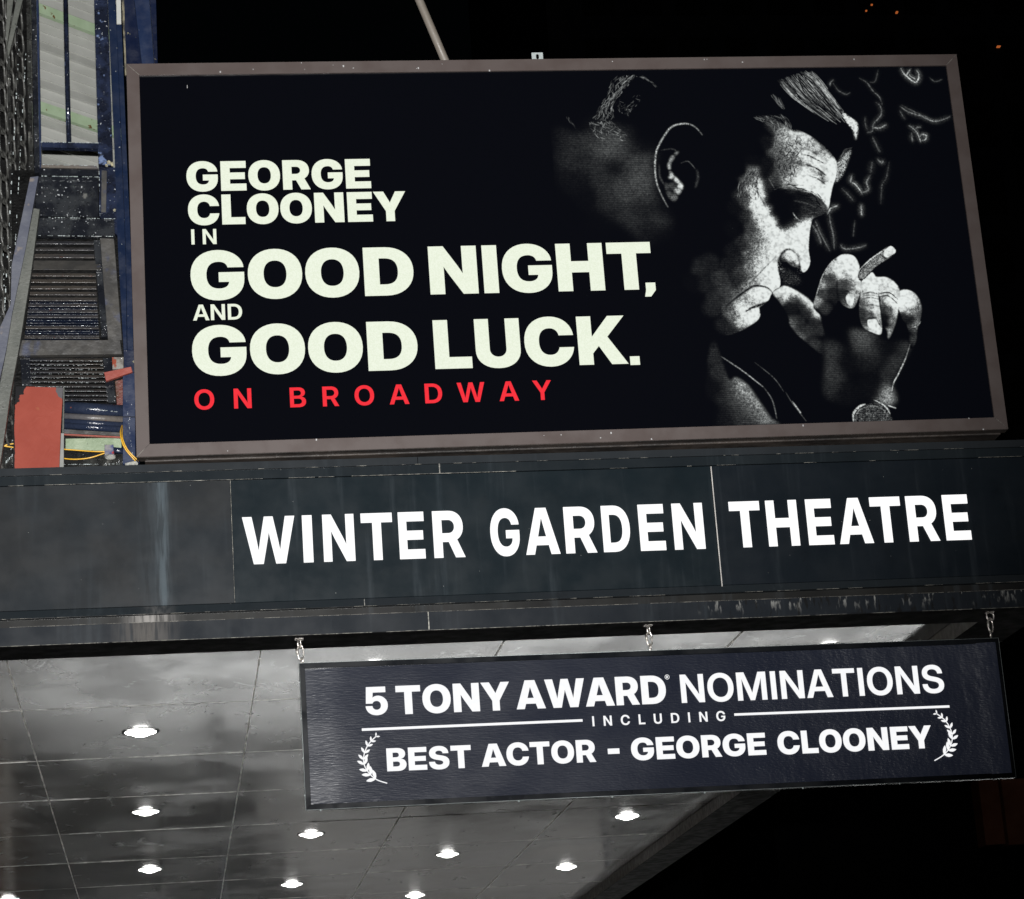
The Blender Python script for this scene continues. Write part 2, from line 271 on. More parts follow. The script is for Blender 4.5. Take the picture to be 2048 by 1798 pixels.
# ---------------------------------------------------------------- flat print: lettering outlines (cap height = 1000)
GLYPHS = json.loads('''{"k":{"C":[1003,[513,-16,425,-9,343,10,266,44,198,90,139,148,91,218,55,301,34,394,27,499,34,605,55,699,91,782,139,853,198,911,266,957,343,990,425,1010,513,1016,575,1013,634,1004,689,988,741,967,788,940,831,908,868,871,901,830,929,784,951,734,967,680,977,623,696,623,691,646,684,667,675,687,664,704,651,720,637,734,621,746,603,756,584,764,564,770,542,773,518,774,475,771,437,760,404,742,375,718,351,686,333,649,319,605,311,555,309,499,311,444,319,395,333,351,351,313,375,282,403,258,437,240,475,229,518,226,542,227,563,230,584,236,603,243,620,253,636,265,651,280,663,295,674,313,683,332,691,353,696,376,977,376,967,319,951,265,929,215,901,169,868,128,830,91,787,59,740,33,689,12,634,-4,575,-13]],"D":[977,[444,0,170,0,170,231,431,231,482,234,527,244,565,260,597,283,623,313,643,349,657,392,666,442,668,499,666,557,657,608,642,651,622,687,595,717,562,740,522,756,476,766,423,769,166,769,166,1000,440,1000,539,993,628,973,709,938,780,891,839,833,887,764,922,685,943,596,950,499,943,403,923,315,888,236,841,166,782,109,712,62,632,27,543,7],[333,1000,333,0,54,0,54,1000]],"E":[868,[54,0,54,1000,828,1000,828,764,333,764,333,613,790,613,790,385,333,385,333,236,828,236,828,0]],"G":[1017,[518,-16,423,-9,337,12,259,47,191,95,134,155,88,226,54,308,34,399,27,499,34,605,55,699,91,782,139,853,198,911,266,957,343,990,425,1010,513,1016,572,1013,630,1005,685,991,736,971,784,947,827,917,866,883,899,845,928,803,950,757,965,708,972,655,688,655,684,673,677,690,670,705,660,719,649,732,637,743,622,752,606,760,588,766,569,771,547,774,524,774,480,771,440,760,406,743,376,718,352,687,333,650,320,606,311,556,309,499,311,443,320,393,334,350,353,312,377,281,407,257,443,240,483,229,528,226,565,227,598,233,627,243,651,256,671,272,687,292,698,314,705,338,707,364,765,359,526,359,526,558,980,558,980,414,973,331,954,255,922,187,879,128,825,78,761,37,688,8,607,-10]],"H":[999,[54,0,54,1000,333,1000,333,626,666,626,666,1000,945,1000,945,0,666,0,666,390,333,390,333,0]],"I":[388,[54,0,54,1000,334,1000,334,0]],"K":[1002,[260,143,260,482,282,511,305,540,327,569,350,598,372,627,395,656,417,685,439,714,462,743,660,1000,983,1000,565,485,540,485],[54,0,54,1000,333,1000,333,785,333,497,333,365,333,0],[683,0,442,402,608,611,1002,0]],"L":[791,[54,0,54,1000,333,1000,333,236,764,236,764,0]],"N":[1015,[54,0,54,1000,338,1000,582,607,594,588,607,565,622,538,639,508,656,476,674,444,692,411,709,379,725,349,691,271,689,309,687,350,686,395,685,441,684,485,683,529,682,570,682,604,682,634,682,1000,961,1000,961,0,677,0,449,365,434,389,418,417,399,449,379,485,357,523,335,564,313,606,290,649,267,693,322,709,325,662,328,616,330,570,331,527,332,486,333,449,333,416,333,388,333,365,333,0]],"O":[1026,[513,-16,425,-9,343,10,266,44,198,90,139,148,91,218,55,301,34,394,27,499,34,605,55,699,91,782,139,853,198,911,266,957,343,990,425,1010,513,1016,601,1010,683,990,759,957,827,911,886,853,934,782,970,699,991,605,999,499,991,394,970,300,934,218,886,147,827,89,759,43,683,10,601,-10],[513,226,554,229,591,240,624,258,652,283,675,314,693,352,706,396,714,445,717,499,714,554,706,604,693,648,675,686,652,717,624,742,591,760,554,771,513,774,472,771,435,760,402,742,374,717,351,686,333,648,319,604,311,554,309,499,311,445,319,396,333,352,351,314,374,283,402,258,435,240,472,229]],"R":[915,[54,0,54,1000,479,1000,555,995,623,981,685,957,739,925,784,885,820,837,846,781,862,719,867,651,862,585,845,525,818,471,780,424,734,385,678,354,614,331,543,317,464,313,226,313,226,529,458,529,485,531,509,536,531,544,549,556,565,570,578,587,587,607,593,628,595,651,593,675,587,696,578,715,565,732,549,746,531,758,509,766,485,771,458,773,333,773,333,0],[607,0,390,454,675,454,898,0]],"T":[902,[27,764,27,1000,875,1000,875,764,591,764,591,0,311,0,311,764]],"U":[969,[485,-16,401,-11,325,4,257,30,197,65,147,108,107,160,77,219,60,284,54,356,54,1000,325,1000,325,379,327,349,334,321,346,296,361,274,380,255,402,240,427,228,455,221,485,219,515,221,542,228,567,239,590,255,608,274,624,296,635,321,642,348,644,379,644,1000,915,1000,915,356,910,284,892,218,862,159,822,108,772,65,712,30,644,4,568,-11]],"Y":[1004,[372,0,372,341,0,1000,319,1000,463,719,475,696,486,673,497,650,508,626,519,603,530,580,490,580,500,603,510,626,520,650,530,673,541,696,552,719,687,1000,1004,1000,642,341,642,0]]},"b":{"5":[845,[421,-16,349,-11,282,2,222,25,169,56,124,94,87,140,58,193,39,253,30,318,272,318,275,292,281,268,292,246,307,227,325,210,346,196,370,186,395,180,423,178,451,180,476,187,500,198,520,213,537,231,551,253,562,278,568,305,570,335,568,365,562,393,551,418,537,440,520,459,500,474,477,486,451,492,424,495,389,492,357,484,330,471,307,453,290,431,278,406,45,406,73,1000,753,1000,753,796,302,796,287,615,289,615,312,635,339,651,369,664,401,673,436,679,473,681,517,678,560,669,601,655,641,636,677,612,711,583,740,551,766,515,787,475,802,433,811,388,814,342,809,275,793,213,766,157,729,107,683,65,628,30,566,5,497,-11]],"A":[1032,[2,0,341,1000,688,1000,1030,0,739,0,615,414,592,492,569,571,547,649,525,729,503,813,481,899,551,899,528,813,506,729,483,649,460,571,437,492,414,414,285,0],[245,178,245,380,788,380,788,178]],"B":[891,[59,0,59,1000,484,1000,555,996,618,986,674,968,721,944,760,914,790,879,812,839,825,796,830,748,827,711,819,677,806,645,788,616,766,590,740,568,710,550,677,536,640,526,640,524,681,519,719,508,754,491,786,468,813,440,835,407,851,369,861,328,864,283,860,230,846,181,824,137,792,97,753,64,705,36,650,16,588,4,518,0],[312,197,472,197,508,200,539,210,564,226,583,247,594,273,598,304,596,325,591,345,583,362,571,377,557,389,539,399,519,407,497,411,472,413,312,413],[312,599,457,599,479,600,499,604,517,611,533,621,546,633,556,647,564,663,568,681,570,701,566,730,556,754,539,775,517,790,489,800,457,803,312,803]],"C":[1001,[514,-16,426,-9,344,11,268,44,200,91,142,149,95,220,59,302,38,395,31,499,38,604,59,698,94,780,142,851,200,910,268,956,344,989,426,1009,514,1016,575,1013,633,1004,687,988,738,967,784,941,826,910,864,874,896,833,924,788,946,739,962,686,972,629,710,629,704,654,697,676,687,697,675,716,661,733,646,747,628,760,610,771,589,779,567,785,544,789,519,790,473,786,432,775,396,755,365,729,340,696,320,656,305,610,296,557,293,499,296,442,305,390,319,344,339,304,365,271,396,245,432,225,473,214,519,210,544,211,567,215,589,221,609,229,628,239,645,252,660,267,674,284,686,303,696,323,704,345,710,369,972,369,962,313,946,260,924,211,896,166,863,125,826,89,784,58,737,32,687,11,632,-4,575,-13]],"D":[974,[440,0,170,0,170,216,427,216,482,220,529,230,570,247,604,272,632,303,653,342,668,388,677,440,680,500,677,560,668,612,652,658,631,697,602,728,568,753,526,770,477,780,422,784,166,784,166,1000,438,1000,536,993,625,973,705,938,775,892,833,834,881,765,915,685,936,597,943,500,936,403,915,314,881,235,834,166,776,108,707,62,627,27,538,7],[319,1000,319,0,59,0,59,1000]],"E":[860,[59,0,59,1000,819,1000,819,779,319,779,319,608,780,608,780,394,319,394,319,221,819,221,819,0]],"G":[1016,[518,-16,424,-9,339,12,261,47,194,95,137,155,91,227,58,308,38,399,31,499,38,604,59,698,95,780,142,851,200,910,268,956,344,989,426,1009,513,1016,572,1013,628,1005,682,991,733,971,780,947,823,918,861,884,894,846,922,804,944,759,959,710,968,658,703,658,698,677,691,696,682,713,672,728,659,742,645,755,629,765,612,774,592,781,571,786,548,789,523,790,477,786,435,775,398,756,367,730,341,697,320,657,305,611,296,558,293,499,296,441,305,389,320,342,341,303,367,270,399,244,437,225,479,214,527,210,566,212,601,219,632,230,658,245,680,263,698,285,711,310,718,338,721,368,776,363,530,363,530,551,975,551,975,411,969,329,949,254,918,187,874,127,821,78,757,37,685,8,605,-10]],"L":[784,[59,0,59,1000,319,1000,319,221,756,221,756,0]],"N":[1010,[59,0,59,1000,326,1000,590,576,602,558,615,535,630,509,646,479,663,449,681,417,698,385,715,354,731,324,700,253,698,289,696,329,695,372,693,416,692,459,692,501,691,539,691,572,691,600,691,1000,951,1000,951,0,684,0,439,391,425,414,409,441,391,473,371,507,350,545,328,585,305,627,282,669,259,713,309,731,312,684,315,638,316,593,318,550,319,510,319,473,319,441,319,413,319,391,319,0]],"O":[1026,[513,-16,425,-9,344,11,268,44,200,91,142,149,95,220,59,302,38,396,31,499,38,604,59,698,95,780,142,851,200,910,268,956,344,989,425,1009,513,1016,601,1009,682,989,758,956,826,910,883,851,931,780,967,698,988,604,995,499,988,395,967,302,931,220,883,149,826,90,758,44,682,11,601,-9],[513,210,557,214,596,225,631,244,661,271,686,304,706,343,721,390,730,441,733,499,730,558,721,610,706,656,686,696,661,729,631,756,596,775,557,786,513,790,470,786,431,775,396,756,365,729,340,696,320,656,305,610,296,558,293,499,296,441,305,390,320,343,340,304,365,271,396,244,431,225,470,214]],"R":[909,[59,0,59,1000,478,1000,552,995,620,981,681,958,734,926,778,887,814,839,840,785,855,724,860,656,855,591,839,532,812,479,775,433,729,394,674,363,611,340,541,327,463,322,218,322,218,525,459,525,488,527,514,533,537,542,558,554,575,570,588,588,598,609,604,631,606,656,604,682,598,705,588,725,574,743,557,759,537,771,514,780,488,786,459,787,319,787,319,0],[616,0,396,453,663,453,889,0]],"S":[930,[467,-16,382,-12,305,2,237,24,179,55,131,95,93,143,66,198,50,261,44,332,291,332,294,304,302,278,315,256,332,237,352,221,377,208,405,198,436,193,470,191,501,192,528,196,553,203,575,212,594,224,609,238,620,253,626,270,629,289,627,306,621,321,611,335,597,348,579,359,556,369,529,379,497,388,461,396,360,415,270,439,197,473,138,517,97,570,71,631,63,701,69,761,86,816,114,866,152,910,199,946,254,976,318,998,388,1012,464,1016,542,1012,612,999,675,977,729,947,775,909,812,863,840,811,857,752,864,686,624,686,617,721,601,751,577,776,547,794,510,805,468,809,441,808,417,804,394,797,374,788,357,776,343,763,332,748,326,731,324,713,326,697,331,682,340,669,353,657,370,647,391,637,416,629,446,621,479,613,564,597,618,585,666,571,709,556,748,538,781,518,810,495,833,471,853,443,867,414,878,381,884,346,886,308,880,243,864,185,836,133,799,89,751,52,693,22,627,1,551,-12]],"T":[894,[28,779,28,1000,867,1000,867,779,577,779,577,0,317,0,317,779]],"W":[1411,[268,0,2,1000,283,1000,373,584,383,537,392,490,401,443,410,396,419,349,427,302,436,256,444,209,452,162,393,162,402,209,412,256,421,302,430,349,439,396,449,443,459,490,469,537,480,584,578,1000,833,1000,931,584,941,537,952,490,962,443,972,396,981,349,990,302,999,256,1009,209,1018,162,958,162,967,209,975,256,983,302,992,349,1001,396,1009,443,1019,490,1028,537,1037,584,1128,1000,1409,1000,1143,0,856,0,736,484,726,523,717,567,707,616,696,670,683,731,668,799,743,799,728,731,715,670,704,616,694,567,685,523,675,484,555,0]],"Y":[990,[374,0,374,349,2,1000,299,1000,450,714,462,690,475,666,487,641,499,617,510,593,522,568,481,568,492,593,503,617,514,641,525,666,537,690,549,714,692,1000,988,1000,625,349,625,0]]},"s":{"A":[967,[7,0,361,1000,606,1000,959,0,747,0,581,506,562,567,543,629,524,693,503,762,481,837,458,919,511,919,487,837,465,762,444,693,424,629,405,567,385,506,214,0],[225,228,225,384,742,384,742,228]],"B":[884,[79,0,79,1000,472,1000,540,996,601,986,654,968,700,943,738,913,768,877,789,836,802,791,807,741,804,705,797,671,785,640,769,612,748,587,724,566,696,548,665,534,630,522,630,521,669,514,706,502,739,485,769,463,795,436,816,404,832,368,841,327,844,282,840,228,827,179,804,134,773,95,734,62,686,35,629,16,565,4,492,0],[267,153,469,153,521,157,566,169,601,189,627,216,643,250,648,290,646,318,639,344,627,366,611,386,591,403,567,416,539,426,508,431,472,433,267,433],[267,580,461,580,492,582,519,588,544,597,565,609,583,624,597,643,607,664,613,688,615,714,611,752,597,784,574,811,543,831,506,843,461,847,267,847]],"C":[997,[518,-16,430,-9,349,12,274,47,208,95,152,155,106,226,72,308,52,399,45,499,52,600,72,692,106,774,152,845,208,905,274,953,349,988,430,1009,518,1016,575,1013,628,1005,679,991,726,971,770,946,810,917,846,883,878,845,905,802,927,756,943,706,954,652,759,652,752,682,742,709,729,734,714,757,696,777,677,795,655,810,632,823,606,833,579,840,551,844,521,845,465,841,414,826,369,803,330,770,298,730,272,682,254,627,242,566,239,499,242,433,254,372,272,317,298,270,330,230,369,197,414,174,465,159,521,155,551,156,579,160,606,167,631,177,655,190,676,205,696,222,713,243,728,265,741,290,752,317,760,346,954,346,943,293,927,243,905,197,878,154,846,116,810,82,770,53,726,29,679,9,628,-5,574,-13]],"D":[961,[424,0,169,0,169,163,414,163,480,167,537,180,587,202,629,233,663,271,689,317,707,371,719,432,722,501,719,569,708,630,689,684,663,730,629,768,588,798,539,820,482,833,418,837,164,837,164,1000,430,1000,525,993,611,973,689,939,756,893,812,836,857,767,889,687,909,599,916,501,909,403,889,314,857,234,812,165,755,107,688,61,610,27,522,7],[271,1000,271,0,79,0,79,1000]],"G":[1010,[518,-16,428,-9,346,13,271,49,206,98,150,158,105,230,72,311,52,401,45,499,52,600,73,692,107,774,152,845,208,905,274,953,349,988,429,1009,515,1016,571,1013,624,1005,675,991,723,972,767,948,808,919,844,886,876,850,904,809,925,765,941,717,951,667,756,667,749,693,739,717,727,740,712,761,695,780,676,796,655,811,631,823,606,833,579,840,551,844,520,845,465,841,415,826,370,803,331,771,299,730,273,683,254,628,242,567,239,499,242,432,254,371,273,317,299,269,332,229,371,197,416,173,467,159,522,155,569,158,611,167,650,183,685,205,714,231,738,263,755,298,766,338,769,381,817,378,544,378,544,526,958,526,958,402,951,323,932,251,901,185,858,127,806,77,745,37,676,8,600,-10]],"I":[360,[84,0,84,1000,276,1000,276,0]],"L":[760,[79,0,79,1000,271,1000,271,165,730,165,730,0]],"M":[1220,[79,0,79,1000,357,1000,537,504,544,483,552,458,561,431,570,401,579,371,589,340,598,309,607,278,615,249,623,222,630,198,636,178,588,178,594,198,600,222,608,249,616,278,625,309,635,340,644,371,653,401,662,431,671,458,678,483,685,504,862,1000,1141,1000,1141,0,953,0,953,493,953,516,953,542,954,571,954,601,955,633,956,666,957,700,958,734,959,768,960,802,960,834,961,866,984,866,974,831,963,796,952,760,941,725,931,690,920,656,910,624,901,593,892,564,883,538,875,514,868,493,688,0,532,0,351,493,344,514,336,538,327,564,318,593,308,624,298,656,287,690,276,725,265,760,254,796,242,831,231,866,260,866,260,834,261,802,262,768,263,734,263,700,264,666,265,633,266,601,267,571,267,542,268,516,268,493,268,0]],"N":[993,[79,0,79,1000,283,1000,620,465,630,448,642,428,656,404,672,377,687,350,704,321,720,291,736,262,751,235,730,186,729,217,727,251,726,288,725,326,724,362,723,398,723,431,723,458,722,480,722,1000,915,1000,915,0,709,0,405,482,393,503,378,527,361,556,342,588,322,623,300,660,277,701,253,742,229,786,262,811,264,762,266,716,268,672,269,631,270,593,270,559,271,529,271,504,271,483,271,0]],"O":[1028,[514,-16,428,-9,348,12,274,47,208,95,152,155,106,227,72,308,52,399,45,499,52,600,72,692,106,774,152,845,208,905,274,953,348,988,428,1009,514,1016,600,1009,680,988,754,953,820,905,875,845,921,774,955,692,976,600,982,499,976,399,955,308,921,226,875,155,820,95,754,47,680,12,600,-9],[514,155,565,159,612,173,656,195,694,226,727,265,753,312,773,367,785,430,789,499,785,569,773,632,753,687,727,735,694,774,656,805,612,827,565,841,514,845,463,841,416,827,372,805,334,774,301,735,274,687,255,632,243,569,239,499,243,430,255,367,274,312,301,265,334,226,372,195,416,173,463,159]],"R":[890,[79,0,79,1000,474,1000,545,996,609,982,667,961,717,931,758,893,792,848,816,797,831,740,836,676,831,614,815,557,789,506,754,462,711,425,659,396,600,374,534,361,462,357,193,357,193,513,463,513,500,515,532,522,562,533,587,548,608,567,625,590,637,616,645,645,647,676,645,708,637,737,625,763,608,785,587,804,561,819,532,830,499,837,463,839,271,839,271,0],[648,0,417,451,621,451,856,0]],"S":[888,[449,-16,369,-12,297,2,233,25,178,56,132,95,96,142,69,197,53,259,48,327,235,327,238,291,247,258,262,229,281,203,306,182,336,165,370,153,408,146,450,143,489,145,524,151,555,160,583,173,606,189,624,208,638,229,647,253,649,280,647,301,641,321,631,339,616,355,597,369,572,383,543,395,508,406,467,416,360,439,270,465,196,499,139,541,100,590,76,648,68,715,73,773,88,826,114,873,150,915,193,950,245,978,304,999,370,1012,441,1016,513,1012,579,999,637,977,689,948,731,911,766,867,792,816,808,759,815,695,634,695,625,742,607,781,577,813,539,837,494,851,442,856,408,854,376,849,347,839,322,827,301,811,283,793,270,772,262,749,260,724,262,704,268,685,278,669,292,654,311,640,335,628,364,616,398,605,437,596,536,573,586,561,631,547,672,531,708,513,740,493,767,471,789,447,808,421,822,392,832,361,838,328,840,292,835,232,819,177,793,128,756,85,711,50,657,21,595,1,526,-12]],"T":[867,[31,835,31,1000,837,1000,837,835,530,835,530,0,338,0,338,835]],"U":[968,[484,-16,405,-11,333,4,269,30,212,65,165,107,126,158,98,215,81,278,76,347,76,1000,264,1000,264,362,267,323,276,287,291,254,312,224,337,199,368,179,403,164,441,155,484,152,527,155,566,164,600,179,631,199,656,224,676,254,691,287,700,323,703,362,703,1000,892,1000,892,347,886,278,869,215,841,158,803,107,756,65,699,30,634,4,563,-11]],"W":[1359,[277,0,7,1000,211,1000,336,482,345,442,354,403,362,363,370,323,378,284,386,244,394,204,402,164,409,125,372,125,380,164,388,204,396,244,404,284,413,323,422,363,431,403,440,442,449,482,580,1000,779,1000,909,482,918,442,928,403,937,363,946,323,954,284,963,244,971,204,979,164,987,125,949,125,956,164,964,204,972,244,980,284,988,323,996,363,1005,403,1014,442,1022,482,1147,1000,1352,1000,1082,0,866,0,719,562,708,604,698,648,688,695,678,745,666,798,654,855,705,855,692,798,681,745,671,695,661,648,650,604,640,562,493,0]],"Y":[938,[377,0,377,380,7,1000,228,1000,403,696,419,668,435,639,450,611,466,583,481,555,496,527,450,527,464,555,479,583,494,611,509,639,525,668,540,696,711,1000,930,1000,565,380,565,0]]},"m":{"A":[1007,[4,0,349,1000,657,1000,1003,0,742,0,602,449,581,521,559,593,538,666,517,742,495,822,472,907,536,907,513,822,490,742,468,666,447,593,425,521,403,449,258,0],[237,197,237,382,770,382,770,197]],"D":[969,[434,0,170,0,170,196,422,196,481,200,532,211,576,230,613,257,643,291,667,333,683,381,693,437,696,500,693,563,683,619,666,668,643,709,613,743,575,770,531,789,479,800,420,804,165,804,165,1000,435,1000,532,993,620,973,699,939,768,892,825,835,871,765,905,686,926,598,932,500,926,403,905,314,872,235,826,166,768,108,700,61,620,27,532,7],[301,1000,301,0,67,0,67,1000]],"E":[848,[67,0,67,1000,806,1000,806,800,301,800,301,600,767,600,767,406,301,406,301,200,806,200,806,0]],"G":[1014,[518,-16,426,-9,341,12,265,48,198,96,142,156,97,228,63,309,43,400,36,499,43,603,64,695,99,778,146,849,203,908,270,955,346,989,427,1009,514,1016,572,1013,627,1005,680,991,729,971,775,947,817,918,855,885,887,847,915,806,937,761,953,713,961,661,723,661,717,683,709,704,699,723,687,741,673,757,657,771,639,783,619,793,597,801,574,806,549,810,522,811,472,807,427,794,388,774,353,745,325,710,302,667,286,617,276,561,273,499,276,438,286,382,302,333,325,290,354,254,389,226,429,205,475,193,525,189,567,191,605,199,639,212,668,230,693,251,713,277,728,306,736,338,739,373,792,369,535,369,535,542,968,542,968,408,962,327,943,253,911,186,868,127,815,77,753,37,682,8,603,-10]],"H":[991,[67,0,67,1000,301,1000,301,609,691,609,691,1000,925,1000,925,0,691,0,691,409,301,409,301,0]],"I":[370,[68,0,68,1000,302,1000,302,0]],"N":[1004,[67,0,67,1000,310,1000,601,534,612,516,625,494,640,469,656,440,672,411,690,380,707,349,723,319,739,290,711,227,710,262,708,299,707,340,705,381,704,422,704,461,703,498,703,529,703,554,703,1000,937,1000,937,0,693,0,427,426,413,448,397,474,379,504,360,538,339,574,317,614,294,655,271,697,247,741,291,761,294,714,296,668,298,623,299,580,300,542,300,506,301,474,301,448,301,426,301,0]],"R":[902,[67,0,67,1000,476,1000,550,995,616,982,676,959,727,928,771,889,805,843,831,789,846,730,851,664,846,600,830,541,803,489,767,444,722,406,668,375,607,353,538,340,463,335,209,335,209,521,461,521,492,523,521,529,547,538,569,552,587,569,602,589,613,611,620,636,622,664,620,692,613,717,602,740,587,759,569,776,546,789,521,799,492,805,460,807,301,807,301,0],[628,0,404,453,647,453,876,0]],"T":[884,[29,800,29,1000,855,1000,855,800,559,800,559,0,325,0,325,800]],"W":[1391,[271,0,4,1000,256,1000,359,545,368,501,378,457,386,413,395,368,403,324,412,280,420,236,428,192,435,147,385,147,394,192,403,236,411,280,420,324,429,368,439,413,448,457,458,501,468,545,579,1000,812,1000,922,545,933,501,943,457,952,413,962,368,971,324,980,280,989,236,997,192,1006,147,955,147,963,192,971,236,979,280,987,324,996,368,1004,413,1013,457,1022,501,1032,545,1135,1000,1387,1000,1120,0,860,0,729,514,720,554,710,598,700,646,689,699,677,757,662,820,728,820,714,757,702,699,691,646,681,598,672,554,662,514,531,0]]}}''')
_tri = {}
def glyph_tris(st, ch):
    k = st + ch
    if k in _tri: return _tri[k]
    g = GLYPHS[st][ch]; V = []; E = []; loops = []
    for c in g[1:]:
        L = [(c[i], c[i + 1]) for i in range(0, len(c), 2)]
        s = len(V); V += [Vector((x / 1000, y / 1000)) for x, y in L]; n = len(L)
        E += [(s + i, s + (i + 1) % n) for i in range(n)]; loops.append(np.array(L) / 1000)
    ov, oe, of, *_ = delaunay_2d_cdt(V, E, [], 0, 1e-6)
    T = []
    for f in of:
        cx = sum(ov[i].x for i in f) / len(f); cy = sum(ov[i].y for i in f) / len(f); wn = 0
        for L in loops:
            a = L; b = np.roll(L, -1, 0)
            cr = (b[:, 0] - a[:, 0]) * (cy - a[:, 1]) - (cx - a[:, 0]) * (b[:, 1] - a[:, 1])
            wn += int(((a[:, 1] <= cy) & (b[:, 1] > cy) & (cr > 0)).sum()) - int(((a[:, 1] > cy) & (b[:, 1] <= cy) & (cr < 0)).sum())
        if wn: T.append(tuple(f))
    xs = [v.x for v in V]
    _tri[k] = ([(v.x, v.y) for v in ov], T, g[0] / 1000, min(xs), max(xs)); return _tri[k]
def put_glyph(bm, st, ch, ox, oz, sx, sz, y=0, thick=0):
    V, T, _, _, _ = glyph_tris(st, ch)
    vs = {}
    def gv(i):
        if i not in vs: vs[i] = bm.verts.new((ox + V[i][0] * sx, y, oz + V[i][1] * sz))
        return vs[i]
    fs = [bm.faces.new([gv(i) for i in f]) for f in T]
    for f in fs:
        f.normal_update()
        if f.normal.y > 0: f.normal_flip()
    if thick:
        r = bmesh.ops.extrude_face_region(bm, geom=fs)
        bmesh.ops.translate(bm, verts=[v for v in r['geom'] if isinstance(v, bmesh.types.BMVert)], vec=(0, thick, 0))
def word(text, st, x0, x1, z, cap, mode, mat, parent, y):
    info = [glyph_tris(st, c) for c in text]; x = 0; off = []
    for g in info: off.append(x); x += g[2]
    a = info[0][3]; b = off[-1] + info[-1][4]
    if mode == 's': sx = (x1 - x0) / (b - a); tr = 0
    else: sx = cap; tr = ((x1 - x0) / cap - (b - a)) / (len(text) - 1)
    for i, (c, o) in enumerate(zip(text, off)):
        bm = bmesh.new(); put_glyph(bm, st, c, x0 + (o - a + i * tr) * sx, z, sx, cap, y)
        me = bpy.data.meshes.new('letter'); bm.to_mesh(me); bm.free(); link('letter', me, mat, parent)
def poly(name, groups, y, mat, parent):
    bm = bmesh.new()
    for P in groups:
        f = bm.faces.new([bm.verts.new((p[0], y, p[1])) for p in P]); f.normal_update()
        if f.normal.y > 0: f.normal_flip()
    me = bpy.data.meshes.new(name); bm.to_mesh(me); bm.free(); return link(name, me, mat, parent)

